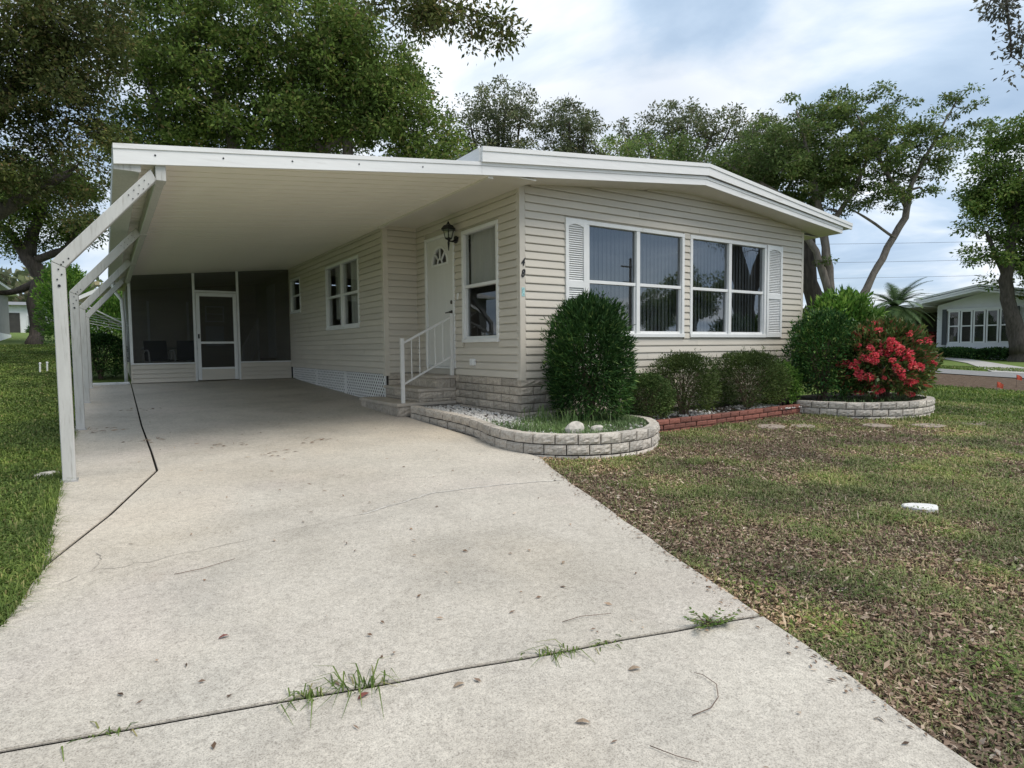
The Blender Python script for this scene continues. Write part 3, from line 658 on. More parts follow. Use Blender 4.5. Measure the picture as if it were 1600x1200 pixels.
# foundation blocks
rgb = np.random.default_rng(5)
def split_block_mesh(L, Hh, Dp, seed, rough=.010, gapb=.004):
    """block with one rough face at y=0 (facing -y), x 0..L, z 0..H, y 0..D"""
    rg = np.random.default_rng(seed); nx_, nz_ = 6, 4; b = MB(); V = []
    for j in range(nz_+1):
        for i in range(nx_+1):
            e_ = i in (0, nx_) or j in (0, nz_)
            V.append((L*i/nx_+(0 if i in (0, nx_) else rg.uniform(-.008, .008)), (.004 if e_ else -abs(rg.normal(0, rough))), Hh*j/nz_+(0 if j in (0, nz_) else rg.uniform(-.005, .005))))
    k = nx_+1; Fc = [(j*k+i, j*k+i+1, (j+1)*k+i+1, (j+1)*k+i) for j in range(nz_) for i in range(nx_)]
    n0 = len(V); V += [(0, Dp, 0), (L, Dp, 0), (L, Dp, Hh), (0, Dp, Hh)]
    bl, br, tr_, tl = 0, nx_, nz_*k+nx_, nz_*k
    Fc += [(n0+1, n0, n0+3, n0+2), tuple([n0, n0+1]+list(range(br, bl-1, -1))), tuple([n0+2, n0+3]+list(range(tl, tr_+1))),
           tuple([n0+3, n0]+[j*k for j in range(nz_+1)]), tuple([n0+1, n0+2]+[j*k+nx_ for j in range(nz_, -1, -1)])]
    me = bpy.data.meshes.new('block'); me.from_pydata(V, [], Fc); me.update()
    return me
FB = [split_block_mesh(.385, .098, .08, 40+i, .007) for i in range(5)]
for me in FB: me.materials.append(MT['blockg'])
found = empty('foundation'); found.parent = home
core = MB(); core.box(CX+.05, RX-.05, CY+.05, CY+.14, .1, H0-.012); core.box(CX+.05, CX+.14, CY+.14, JY+.1, .1, H0-.012); core.box(BX+.04, CX+.05, JY+.02, JY+.1, .1, H0-.012); core.build('mortar_core', 'mortar', found)
for c in range(5):
    z = H0-.012-.098-c*.108
    x = CX-.012; k = 0
    off = .2 if c % 2 else 0
    s = 0
    while s < (RX-CX)-.05:
        L = .385 if not (s == 0 and off) else .19
        L = min(L, RX-CX-s); data_obj('block', FB[(k+c) % 5], found, (CX-.012+s, CY-.012, z), (0, 0, 0), (L/.385, 1, 1)); s += L+.012; k += 1
    s = .085
    while s < JY-CY-.05:
        L = .385 if not (s < .1 and off) else .19; L = min(L, JY-CY-s)
        data_obj('block', FB[(k+c*2) % 5], found, (CX-.012, CY-.012+s+L, z), (0, 0, R(-90)), (L/.385, 1, 1)); s += L+.012; k += 1
    for s in (0,):
        data_obj('block', FB[(k+c) % 5], found, (BX+.05, JY-.008, z), (0, 0, 0), (1.4, 1, 1))
# white lattice skirting
lp = ((JY+.06, 11.65), (11.68, 13.6), (13.63, PY-.03))
for i, (y0, y1) in enumerate(lp):
    mb = MB(); zt = .862; xx = BX+.012
    fr_ = .02
    zb = lambda y: G(y)+.004
    for t, (dx_, sg) in enumerate(((0, 1), (.007, -1))):
        s = y0-1.0
        while s < y1+1.0:
            # diagonal strip through (s, zbmin) with 45 deg
            pts = []
            for zz in np.linspace(.3, zt, 2):
                pass
            ya, za, yb, zb_ = s, .30, s+sg*(zt-.30), zt
            # clip in y
            def clip(y, z, y2, z2):
                if y == y2: return None
                pts_ = []
                for lim in (y0, y1):
                    pass
                t0, t1 = 0., 1.; dy_ = y2-y
                for lim, sign in ((y0, 1), (y1, -1)):
                    if dy_*sign > 0: t0 = max(t0, (lim-y)/dy_)
                    else: t1 = min(t1, (lim-y)/dy_)
                # ground: z >= G(y)
                f0 = z-zb(y); f1 = z2-zb(y2)
                if f0 < 0 < f1: t0 = max(t0, -f0/(f1-f0))
                if t1-t0 < .01: return None
                return (y+dy_*t0, z+(z2-z)*t0, y+dy_*t1, z+(z2-z)*t1)
            c = clip(ya, za, yb, zb_)
            if c:
                y_0, z_0, y_1, z_1 = c; w = .022
                mb.add([(xx+dx_, y_0-w, z_0), (xx+dx_, y_0+w, z_0), (xx+dx_, y_1+w, z_1), (xx+dx_, y_1-w, z_1), (xx+dx_+.006, y_0-w, z_0), (xx+dx_+.006, y_0+w, z_0), (xx+dx_+.006, y_1+w, z_1), (xx+dx_+.006, y_1-w, z_1)], [(0, 1, 2, 3), (7, 6, 5, 4), (0, 4, 5, 1), (1, 5, 6, 2), (2, 6, 7, 3), (3, 7, 4, 0)])
            s += .105
    mb.box(xx-.004, xx+.016, y0-.001, y0+.03, G(y0)+.003, zt+.002); mb.box(xx-.004, xx+.016, y1-.03, y1+.001, G(y1)+.003, zt+.002)
    mb.build('lattice_panel', 'lattice', home)
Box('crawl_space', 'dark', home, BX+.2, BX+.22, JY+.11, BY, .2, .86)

# ------------------------------------------------------------------ carport
cp = empty('carport', (0, 0, 0), label='white flat roofed carport on four bent posts in front of the beige house', cat='carport')
def ceil(x): return 2.882+.0985*(x-.12)
PW = .2
def panmesh():
    me = MB(); x0, x1 = .16, BX-.025; z0, z1 = ceil(x0), ceil(x1); prof = [(0, .030), (.004, .0), (PW-.024, 0), (PW-.020, .030), (PW, .030), (PW, .05), (0, .05)]
    V = [(x0, y, z0+z) for y, z in prof]+[(x1, y, z1+z) for y, z in prof]; L = len(prof)
    me.add(V, [tuple(range(L)), tuple(range(L, 2*L))[::-1]]+[(j, j+L, (j+1) % L+L, (j+1) % L) for j in range(L)])
    o = me.build('roof_pan', 'ceiling', cp); return o
pan = panmesh(); pan.location.y = 6.118
k = 1
while 6.118+k*PW < BY: inst(pan, cp, (0, 6.118+k*PW, 0), name='roof_pan'); k += 1
cpx = [.12, 3.62]
rfc = MB(); rfc.prism([(.13, ceil(.13)+.06), (3.6, ceil(3.6)+.06), (3.6, ceil(3.6)+.075), (.13, ceil(.13)+.075)], 6.12, BY+.25, 'y'); rfc.build('roof', 'fascia', cp)
band('fascia', lambda x: loT(x)-.04, loB, [.12, 3.63], 6.09, 6.115, 'fascia', cp); band('fascia_trim', loT, lambda x: loT(x)-.0395, [.12, 3.63], 6.082, 6.115, 'fascia', cp)
for x in (.42, .95, 1.55, 2.2, 2.9):
    sc_ = MB().bar((x, 6.091, loT(x)-.085), (x, 6.086, loT(x)-.085), .008, 8); sc_.build('screw', 'black', cp)
# beam and gutter along the left
BXm = .46
bm_ = MB(); bm_.prism([(BXm-.035, 2.745), (BXm+.035, 2.745), (BXm+.035, 2.905), (BXm-.035, 2.905)], 6.2, PY, 'y'); bm_.build('beam', 'post', cp, bevel=.004)
gt = MB(); gp = [(.115, 2.98), (.115, 2.80), (.30, 2.78), (.315, 2.87), (.30, 2.87), (.288, 2.795), (.13, 2.815), (.13, 2.98)]
gt.prism(gp, 6.118, 15.9, 'y'); gt.build('gutter', 'post', cp); Box('gutter_cap', 'post', cp, .118, .312, 6.1162, 6.1178, 2.785, 2.90); Box('gutter_lining', 'post', cp, .12, .30, 6.119, 15.89, 2.868, 2.874)
dsp = MB(); 
dsp.tube([(.2, 15.8, 2.8), (.2, 15.85, 2.6), (.34, 15.87, 2.4), (.36, 15.87, 1.9), (.36, 15.87, .62)], [.035]*5, 8); dsp.build('downspout', 'white', cp, True)
PX = -.285
kz = 2.0
for i, y in enumerate((6.17, 9.12, 12.2, 15.0)):
    w = .046; gz_ = G(y)
    p = MB(); p.prism([(PX-w, gz_), (PX+w, gz_), (PX+w, kz-.045), (PX-w, kz)], y-w, y+w, 'y'); po = p.build('post', 'post', cp, bevel=.005)
    dirv = Vector((BXm-.05-PX, 2.80-kz)); dirv.normalize(); nrm = Vector((-dirv.y, dirv.x))
    q0 = Vector((PX-w, kz+.001)); q1 = Vector((PX+w, kz-.044))
    L = 1.05 if i < 3 else .98
    e0 = q0+dirv*(L+.04); e1 = q0+dirv*(L+.0)-nrm*.088; q1b = q1
    bmh = MB(); bmh.prism([tuple(q0), tuple(q1b), tuple(e1), tuple(e0)], y-w-.002, y+w-.004, 'y'); bo = bmh.build('brace', 'post', cp, bevel=.005)
    if i < 2:
        for (dx_, dz_) in ((.0, -.06), (.02, -.10), (-.01, -.14), (.0, -.19), (.035, .0), (.07, .03), (.02, -.02)):
            MB().bar((PX+dx_, y-w-.0005, kz+dz_), (PX+dx_, y-w-.006, kz+dz_), .006 if dz_ > -.15 else .011, 8).build('bolt', 'black', po)
        for s_ in (.80, .86, .92, .98):
            for t_ in (.02, .06):
                c = q0+dirv*s_-nrm*(t_+.01); MB().bar((c.x, y-w-.002, c.y), (c.x, y-w-.008, c.y), .0045, 8).build('bolt', 'black', bo)
    Box('beam_plate', 'post', cp, BXm-.042, BXm+.038, max(6.12, y-.09), y+.09, 2.735, 2.90, .004)
    Box('post_foot', 'galv', cp, PX-.06, PX+.06, y-.06, y+.06, gz_-.002, gz_+.012)

# ------------------------------------------------------------------ screened porch at the back of the carport
pc = empty('screened_porch', (2, PY, .58), label='dark screened porch with low siding knee wall at the far end of the carport', cat='porch')
pch = Vector((2, PY, .58))
def P(o): o.location = o.location-pch; o.parent = pc; return o
def PB(name, m, *a, bevel=0): return P(MB().box(*a).build(name, m, None, bevel=bevel))
ptop = lambda x: ceil(x)-.004
SX = .45; GZ = G(PY)
for x0, x1 in ((SX, 1.70), (2.66, BX-.02)):
    tmp = empty('knee_wall'); tmp.location = (0, 0, 0); n0 = 4; 
    MB().box(x0+.01, x1-.01, PY+.03, PY+.08, GZ, GZ+.40).build('knee_core', 'siding', tmp)
    siding_run(tmp, 'x', PY+.03, -1, x0+.03, x1-.03, GZ+.002, GZ+.395, h=.0985)
    MB().box(x0, x0+.03, PY+.008, PY+.085, GZ, GZ+.40).build('corner_board', 'siding', tmp); MB().box(x1-.03, x1, PY+.008, PY+.085, GZ, GZ+.40).build('corner_board', 'siding', tmp)
    MB().box(x0, x1, PY-.01, PY+.1, GZ+.401, GZ+.43).build('sill', 'white', tmp, bevel=.004)
    tmp.parent = pc; tmp.location = -pch
for x in (SX+.03, 1.70+.02, 2.66-.02):
    PB('screen_post', 'white', x-.026, x+.026, PY+.01, PY+.062, GZ+(.432 if x < 1 else 0), ptop(x)-.001, bevel=.003)
PB('header', 'white', 1.747, 2.613, PY+.012, PY+.06, GZ+2.02, GZ+2.065, bevel=.003)
for x0, x1, z0 in ((SX+.057, 1.693, GZ+.432), (2.667, BX-.02, GZ+.432)):
    mb = MB(); mb.prism([(x0, z0), (x1, z0), (x1, ptop(x1)), (x0, ptop(x0))], PY+.034, PY+.035, 'y'); P(mb.build('insect_screen', 'screen'))
mb = MB(); mb.prism([(1.747, GZ+2.066), (2.613, GZ+2.066), (2.613, ptop(2.6)), (1.747, ptop(1.75))], PY+.034, PY+.035, 'y'); P(mb.build('insect_screen', 'screen'))
sdr = MB(); a0, a1 = 1.755, 2.605; zb_, zt_ = GZ+.02, GZ+2.01; yy0, yy1 = PY+.002, PY+.03
sdr.box(a0, a0+.075, yy0, yy1, zb_, zt_); sdr.box(a1-.075, a1, yy0, yy1, zb_, zt_); sdr.box(a0+.076, a1-.076, yy0, yy1, zt_-.08, zt_); sdr.box(a0+.076, a1-.076, yy0, yy1, zb_+.83, zb_+.88); sdr.box(a0+.076, a1-.076, yy0, yy1, zb_+.245, zb_+.29)
dso = P(sdr.build('screen_door', 'white', bevel=.003))
def sub(o, par): 
    o.parent = par; o.location = -pch-par.location+Vector((0, 0, 0)); o.location = (0, 0, 0); return o
sub(MB().box(a0+.077, a1-.077, yy0+.006, yy1-.006, zb_+.001, zb_+.244).build('kick_panel', 'siding'), dso)
sub(MB().box(a0+.077, a1-.077, yy0+.012, yy0+.013, zb_+.291, zb_+.829).build('insect_screen', 'screen'), dso); sub(MB().box(a0+.077, a1-.077, yy0+.012, yy0+.013, zb_+.881, zt_-.081).build('insect_screen', 'screen'), dso)
sub(MB().box(a0+.02, a0+.05, yy0-.03, yy0-.001, zb_+.95, zb_+1.05).build('door_handle', 'black', bevel=.003), dso)
# left screen side, back wall, shed door, window with air conditioner
PB('side_knee_wall', 'siding', SX+.03, SX+.08, PY+.1, BY, GZ, GZ+.42)
for y in (PY+1.3, PY+2.6, BY-.04): PB('screen_post', 'white', SX+.03, SX+.08, y-.025, y+.025, GZ+.42, ptop(SX)-.02)
PB('insect_screen', 'screen', SX+.055, SX+.056, PY+.1, BY, GZ+.42, ptop(SX)-.02)
tmp = empty('back_wall'); MB().box(SX, BX+.02, BY, BY+.1, GZ, 3.3).build('wall_core', 'siding', tmp)
siding_run(tmp, 'x', BY-.003, -1, SX+.1, BX-.02, GZ, 2.95, h=.11, holes=[(1.0, 2.0, GZ, GZ+2.05)]); tmp.parent = pc; tmp.location = -pch
PB('shed_door', 'siding', 1.06, 1.94, BY-.03, BY-.004, GZ+.02, GZ+2.0, bevel=.004); PB('door_frame', 'white', .99, 1.05, BY-.04, BY-.004, GZ, GZ+2.06); PB('door_frame', 'white', 1.95, 2.01, BY-.04, BY-.004, GZ, GZ+2.06)
wp = MB()
for a_ in ((2.42, 2.92, 2.52, 2.56), (2.42, 2.92, 2.10, 2.14), (2.42, 2.46, 2.14, 2.52), (2.88, 2.92, 2.14, 2.52), (2.46, 2.88, 2.32, 2.345)): wp.box(a_[0], a_[1], BY-.05, BY-.02, a_[2], a_[3])
P(wp.build('window_frame', 'white')); PB('blind', 'blind', 2.42, 2.90, BY-.04, BY-.02, 1.42, 1.98)
PB('side_door', 'door', BX-.03, BX-.004, PD[0], PD[1], 1.0, PD[3]-.02)

# porch steps railing, table and chairs
ty = 17.4
tb = empty('patio_table', (1.15, ty, GZ+.06), label='round topped patio table inside the screened porch', cat='table')
MB().lathe([(.001, .68), (.42, .68), (.43, .70), (.42, .72), (.001, .72)], 20).build('table_top', 'galv', tb, True)
for a_ in (45, 135, 225, 315): MB().bar((.2*math.cos(R(a_)), .2*math.sin(R(a_)), .68), (.34*math.cos(R(a_)), .34*math.sin(R(a_)), -.04), .014, 8).build('leg', 'steprail', tb)
def pchair(loc, rz, lab):
    c = empty('patio_chair', loc, rz, lab, 'chair', 'patio chairs in the porch')
    Z0 = -.045
    MB().box(-.24, .24, -.22, .22, .40, .43).build('seat', 'ngray', c, bevel=.006); MB().prism([(.20, .43), (.23, .43), (.31, .88), (.28, .88)], -.24, .24, 'x').build('backrest', 'ngray', c)
    for s in (-1, 1):
        MB().tube([(s*.26, -.22, Z0), (s*.27, -.24, .45), (s*.27, -.21, .60), (s*.27, -.12, .655), (s*.27, .12, .64), (s*.27, .22, .56), (s*.26, .26, Z0)], [.016]*7, 8).build('arm_frame', 'steprail', c, True)
pchair((1.05, 16.55, GZ+.06), R(12), 'white armed patio chair nearer the corner post behind the porch screen'); pchair((1.62, 16.62, GZ+.06), R(-14), 'white armed patio chair nearer the screen door behind the porch screen')
rl = empty('porch_stair_railing', (3.2, 17, GZ), label='white sloping stair railing inside the porch by the side door', cat='railing')
pA, pB = Vector((-.35, -.6, 0)), Vector((.25, .6, 0))
MB().bar(pA+Vector((0, 0, .0)), pA+Vector((0, 0, .8)), .025, 4).build('post', 'steprail', rl); MB().bar(pB+Vector((0, 0, -.0)), pB+Vector((0, 0, 1.55)), .025, 4).build('post', 'steprail', rl)
MB().bar(pA+Vector((0, 0, .78)), pB+Vector((0, 0, 1.5)), .022, 6).build('handrail', 'steprail', rl); MB().bar(pA+Vector((0, 0, .12)), pB+Vector((0, 0, .8)), .015, 6).build('bottom_rail', 'steprail', rl)
for i in range(1, 10):
    t = i/10; q = pA.lerp(pB, t); MB().bar(q+Vector((0, 0, .12+.68*t)), q+Vector((0, 0, .78+.72*t)), .009, 4).build('baluster', 'steprail', rl)
ps = empty('porch_steps', (3.45, 17.6, GZ), label='low concrete steps below the side door inside the porch', cat='steps')
for i in range(3): MB().box(-.2+.16*i, .32, -.55, .55, -.02 if i == 0 else .161*i+.001, .16*(i+1)).build('tread', 'tread', ps)

# side awning and drying lines beyond the porch
aw = empty('side_awning', (SX, 17.0, 2.6), label='cream ribbed aluminium awning on the outer side of the porch', cat='awning')
for i in range(8):
    y0 = -1.0+i*.29
    MB().add([(-.02, y0, .28), (-.02, y0+.26, .28), (-.95, y0+.26, -.22), (-.95, y0, -.22), (-.02, y0, .30), (-.02, y0+.26, .30), (-.95, y0+.26, -.20), (-.95, y0, -.20)], [(0, 1, 2, 3), (7, 6, 5, 4), (0, 4, 5, 1), (1, 5, 6, 2), (2, 6, 7, 3), (3, 7, 4, 0)]).build('awning_slat', 'awning', aw)
MB().add([(-.02, -1.03, .24), (-.97, -1.03, -.27), (-.97, -1.03, -.19), (-.02, -1.03, .32), (-.02, -1.0, .24), (-.97, -1.0, -.27), (-.97, -1.0, -.19), (-.02, -1.0, .32)], [(0, 1, 2, 3), (7, 6, 5, 4), (0, 4, 5, 1), (1, 5, 6, 2), (2, 6, 7, 3), (3, 7, 4, 0)]).build('side_rail', 'white', aw)
for y in (-.9, .9): MB().bar((-.9, y, -.24), (0, y, -.75), .015, 6).build('strut', 'white', aw)
cl = empty('clothes_line', (SX-.05, 16.6, 1.9), label='row of thin white drying lines beside the porch wall', cat='clothes line')
for i in range(5): MB().bar((.05, -.5+.25*i, -.16+.07*i), (-.95, -.5+.25*i, .06+.06*i), .006, 6).build('line', 'white', cl)
MB().bar((-.95, -.55, .04), (-.95, .55, .32), .014, 6).build('end_bar', 'white', cl)

# ------------------------------------------------------------------ entry steps and railing
st = empty('entry_steps', (3.9, 8.9, .3), label='three block faced entry steps with concrete treads below the front door', cat='steps')
sth = Vector((3.9, 8.9, .3))
def S(o): o.location = o.location-sth; o.parent = st; return o
lev = [(3.46, .496, 8.23, 9.78, .046), (3.80, .691, 8.235, 9.56, .042), (4.10, .871, 8.24, 9.56, .042)]
for i, (x0, z, y0, y1, th) in enumerate(lev):
    x1 = CX-.016 if i else BX-.0
    if i == 0:
        S(MB().box(x0-.02, CX-.02, y0-.02, JY-.03, z-th, z).build('tread', 'tread', bevel=.006)); S(MB().box(x0-.02, BX-.02, JY-.028, y1, z-th, z-.001).build('tread', 'tread', bevel=.006))
    else: S(MB().box(x0-.025, x1, y0-.02, y1, z-th, z).build('tread', 'tread', bevel=.008))
    zb0 = (.20 if i == 0 else lev[i-1][1]+.001); hh = z-th-zb0
    S(MB().box(x0+.03, CX-.02 if i else BX-.0, y0+.03, (JY-.03 if i else JY-.03), zb0, z-th-.001).build('step_core', 'mortar'))
    # front (towards the driveway) and near side blocks in courses
    rows = [(zb0, hh)] if i else [(zb0, .10), (zb0+.11, z-th-zb0-.112)]
    if i: rows = [(zb0+.002, hh*.28), (zb0+hh*.28+.008, hh*.72-.010)] if i == 1 else [(zb0+.002, hh-.006)]
    for rI, (zr, hr) in enumerate(rows):
        yy = y0; k = rI
        yend = JY-.03 if i else y1-.02
        while yy < yend-.03:
            L = min(.36 if not (k == 1) else .2, yend-yy); o = data_obj('block', FB[k % 5], None, (x0, yy+L, zr), (0, 0, R(-90)), (L/.385, 1, hr/.098)); S(o); yy += L+.008; k += 1
        xx = x0+.085; k = rI
        xend = (CX-.02)
        while xx < xend-.03:
            L = min([.13, .3, .25][k % 3], xend-xx); o = data_obj('block', FB[(k+2) % 5], None, (xx-.083 if k == rI else xx, y0-.0, zr), (0, 0, 0), ((L+(.083 if k == rI else 0))/.385, .9, hr/.098)); S(o); xx += L+.008; k += 1
ra = empty('stair_railing', (3.56, 8.27, .496), label='white metal stair railing with thin balusters on the entry steps', cat='railing')
for x, z0, z1 in ((0, 0, .935), (.80, .3755, 1.31)):
    MB().box(x-.025, x+.025, -.025, .025, z0, z1).build('post', 'steprail', ra, bevel=.004)
MB().bar((.02, 0, .87), (.80-.02, 0, 1.25), .021, 4).build('handrail', 'steprail', ra); MB().bar((.02, 0, .275), (.80-.02, 0, .66), .017, 4).build('bottom_rail', 'steprail', ra)
for i in range(1, 6):
    t = i/6; x = .02+.76*t; MB().bar((x, 0, .275+.385*t), (x, 0, .87+.38*t), .008, 4).build('baluster', 'steprail', ra)

# wall lantern
wl = empty('wall_lantern', (CX-.016, 8.13, 2.88), label='black carriage lantern on the wall between front door and tall window', cat='lantern')
MB().bar((0, 0, .0), (-.03, 0, .0), .055, 12).build('back_plate', 'black', wl)
MB().tube([(-.02, 0, 0), (-.07, 0, -.03), (-.12, 0, -.03), (-.14, 0, .02)], [.016, .014, .014, .018], 8).build('arm', 'black', wl, True)
MB().lathe([(.006, -.17), (.012, -.12), (.02, -.06), (.012, -.02), (.055, .0), (.06, .012)], 6, (-.14, 0, 0)).build('base', 'black', wl)
lgl = MB().lathe([(.052, .012), (.082, .13)], 6, (-.14, 0, 0)).build('lamp_glass', 'glass_side', wl)
for j in range(6):
    t = 2*math.pi*j/6; MB().bar((-.14+.055*math.cos(t), .055*math.sin(t), .01), (-.14+.086*math.cos(t), .086*math.sin(t), .135), .006, 4).build('rib', 'black', wl)
MB().lathe([(.115, .128), (.118, .14), (.075, .19), (.04, .205), (.02, .225), (.01, .25), (.001, .255)], 6, (-.14, 0, 0)).build('lid', 'black', wl)

# ------------------------------------------------------------------ planting beds
def smooth_path(pts, step=.05):
    pts = np.array(pts, float); n = len(pts); out = []
    for i in range(n-1):
        p0, p1, p2, p3 = pts[max(i-1, 0)], pts[i], pts[i+1], pts[min(i+2, n-1)]
        k = max(4, int(np.linalg.norm(p2-p1)/step))
        for t in np.linspace(0, 1, k, endpoint=False):
            out.append(.5*((2*p1)+(-p0+p2)*t+(2*p0-5*p1+4*p2-p3)*t*t+(-p0+3*p1-3*p2+p3)*t**3))
    out.append(pts[-1]); return np.array(out)
def along(path):
    d = np.r_[0, np.cumsum(np.linalg.norm(np.diff(path, axis=0), axis=1))]
    def f(s): return np.array([np.interp(s, d, path[:, 0]), np.interp(s, d, path[:, 1])])
    return f, d[-1]
WB = [split_block_mesh(.225, .098, .11, 70+i, .009) for i in range(6)]
for me in WB: me.materials.append(MT['block'])
BR = [split_block_mesh(.2, .058, .09, 90+i, .002) for i in range(4)]
for me in BR: me.materials.append(MT['brickv'])
BRW = [me.copy() for me in WB]
def block_wall(parent, path, L, H, gapv, meshes, baseL, ztop, courses, name='block', seed=0, depth=.11):
    f, T = along(path); rg = random.Random(seed); k = 0
    for c in range(courses):
        s = -L*.5 if c % 2 else 0
        while s < T-.03:
            s0, s1 = max(s, 0), min(s+L-.014, T)
            if s1-s0 > .05:
                p, q = f(s0), f(s1); d = q-p; ang = math.atan2(d[1], d[0]); ln = float(np.linalg.norm(d)); mid = (p+q)/2
                z = ztop(mid)-(c+1)*H-c*gapv
                if z+H > G(mid[1])-.03:
                    nrm = np.array([math.sin(ang), -math.cos(ang)])*rg.uniform(-.004, .006)
                    data_obj(name, meshes[rg.randrange(len(meshes))], parent, (p[0]+nrm[0], p[1]+nrm[1], z+rg.uniform(-.002, .002)), (rg.uniform(-.02, .02), 0, ang+rg.uniform(-.012, .012)), (ln/baseL, depth/.11, H/(.098 if baseL > .21 else .058)))
            s += L; k += 1
def inset(path, d):
    t = np.gradient(path, axis=0); t = unit(t); nrm = np.stack([-t[:, 1], t[:, 0]], 1); return path+nrm*d
def wall_core(parent, path, ztop, d0=.02, d1=.085, name='mortar_core', m='mortar', zb=.0):
    a_, b_ = inset(path, d0), inset(path, d1); n = len(path); V = []; Fs = []
    for i in range(n):
        zt = ztop(path[i])-.012; 
        V += [(a_[i][0], a_[i][1], zt), (b_[i][0], b_[i][1], zt), (a_[i][0], a_[i][1], zb), (b_[i][0], b_[i][1], zb)]
    for i in range(n-1):
        k = 4*i; Fs += [(k, k+4, k+5, k+1), (k+2, k+6, k+4, k), (k+1, k+5, k+7, k+3)]
    Fs += [(0, 1, 3, 2), (4*n-4, 4*n-2, 4*n-1, 4*n-3)]
    MB().add(V, Fs).build(name, m, parent)
# path runs so that the bed is on its left
P1 = smooth_path([(3.60, 8.12), (3.62, 7.5), (3.65, 7.0), (3.64, 6.4), (3.52, 5.85), (3.50, 5.42), (3.66, 5.03), (3.98, 4.74), (4.38, 4.62), (4.80, 4.68), (5.22, 4.92), (5.52, 5.22), (5.72, 5.55), (5.72, 5.95)])
zt1 = lambda p: .40+.024*max(0, p[1]-5.2)-.02*max(0, p[0]-4.6)
pw = empty('planter_wall', (0, 0, 0), label='curved low wall of pale split blocks around the bed beside the entry steps', cat='planter wall')
block_wall(pw, P1, .235, .096, .012, WB, .225, zt1, 4, seed=1); wall_core(pw, P1, zt1)
P3 = smooth_path([(5.84, 5.50), (6.6, 5.50), (7.3, 5.52), (8.4, 5.60), (9.28, 5.66)])
zt3 = lambda p: .335
be = empty('brick_edging', (0, 0, 0), label='low red brick edging between the two pale block planters', cat='edging')
block_wall(be, P3, .212, .058, .009, BR, .2, zt3, 4, 'brick', 2); wall_core(be, P3, zt3, .02, .07)
P2 = smooth_path([(9.22, 5.72), (9.28, 5.3), (9.48, 4.92), (9.82, 4.64), (10.25, 4.48), (10.75, 4.46), (11.25, 4.58), (11.7, 4.9), (11.95, 5.4), (11.95, 6.0)])
zt2 = lambda p: .395
pw2 = empty('planter_wall', (0, 0, 0), label='curved low white block wall below the red flowering bush', cat='planter wall')
block_wall(pw2, P2, .245, .096, .012, WB, .225, zt2, 4, seed=3); wall_core(pw2, P2, zt2)
def bed(name, poly, z, m='soil', sub=.16):
    # filled, gently uneven sheet
    b = bmesh.new(); vs = [b.verts.new((x, y, z(x, y))) for x, y in poly]; f = b.faces.new(vs); bmesh.ops.triangulate(b, faces=[f])
    for _ in range(4):
        es = [e for e in b.edges if e.calc_length() > sub*1.6]
        if not es: break
        bmesh.ops.subdivide_edges(b, edges=es, cuts=1); bmesh.ops.triangulate(b, faces=b.faces)
    for v in b.verts:
        v.co.z = z(v.co.x, v.co.y)+.02*(float(fbm(v.co.x*3, v.co.y*3))-.5)
    bmesh.ops.recalc_face_normals(b, faces=b.faces); me = bpy.data.meshes.new(name); b.to_mesh(me); b.free(); me.materials.append(MT[m]); o = link(bpy.data.objects.new(name, me)); o['kind'] = 'structure'; return o
in1 = inset(P1, .06); in2 = inset(P2, .06); in3 = inset(P3, .05)
bz1 = lambda x, y: zt1((x, y))-.045
bed('planting_bed', [tuple(p) for p in in1[::2]]+[(5.72, 6.55), (4.36, 6.55), (4.36, 8.15)], bz1)
bed('planting_bed', [(5.74, 5.55)]+[tuple(p) for p in in3[::3]]+[(9.3, 6.55), (5.74, 6.55)], lambda x, y: .285)
bed('planting_bed', [tuple(p) for p in in2[::2]]+[(11.95, 6.6), (9.26, 6.6)], lambda x, y: .345)
# pebbles
def inside(x, y, poly):
    poly = np.array(poly); n = len(poly); r = np.zeros(len(x), bool); j = n-1
    for i in range(n):
        xi, yi = poly[i]; xj, yj = poly[j]
        c = ((yi > y) != (yj > y)) & (x < (xj-xi)*(y-yi)/(yj-yi+1e-12)+xi); r ^= c; j = i
    return r
def pebbles(name, X, Y, Z, size, m, label, cat, seed):
    rg = np.random.default_rng(seed); n = len(X)
    base = np.array([(1, 0, 0), (0, 1, 0), (-1, 0, 0), (0, -1, 0), (.1, .05, .75), (-.1, 0, -.6), (.7, .7, .3), (-.7, -.65, .25)])
    Fq = np.array([(0, 6, 4), (6, 1, 4), (1, 2, 4), (2, 7, 4), (7, 3, 4), (3, 0, 4), (6, 0, 5), (1, 6, 5), (2, 1, 5), (7, 2, 5), (3, 7, 5), (0, 3, 5)])
    s = size*rg.uniform(.5, 1.3, (n, 1, 1))*rg.uniform(.7, 1.2, (n, 1, 3)); V = base[None]*s*(1+rg.uniform(-.2, .2, (n, 8, 1)))
    a_ = rg.uniform(0, 6.28, n); c, s_ = np.cos(a_)[:, None], np.sin(a_)[:, None]; x = V[..., 0]*c-V[..., 1]*s_; y = V[..., 0]*s_+V[..., 1]*c; V[..., 0], V[..., 1] = x, y
    V += np.stack([X, Y, Z], 1)[:, None]; Fa = (Fq[None]+8*np.arange(n)[:, None, None]).reshape(-1, 3)
    return tag(np_obj(name, V.reshape(-1, 3), Fa, m), label, cat, kind='stuff')
rg = np.random.default_rng(3)
poly1 = [tuple(p) for p in inset(P1, .12)[::2]]+[(5.7, 6.45), (4.38, 6.45), (4.38, 8.1)]
def dens_pts(n, x0, x1, y0, y1, poly, fn):
    X = rg.uniform(x0, x1, n); Y = rg.uniform(y0, y1, n); k = inside(X, Y, poly) & (rg.random(n) < fn(X, Y)); return X[k], Y[k]
X, Y = dens_pts(5200, 3.5, 5.7, 4.7, 8.15, poly1, lambda x, y: np.clip((y-5.6)/.7, .16, 1))
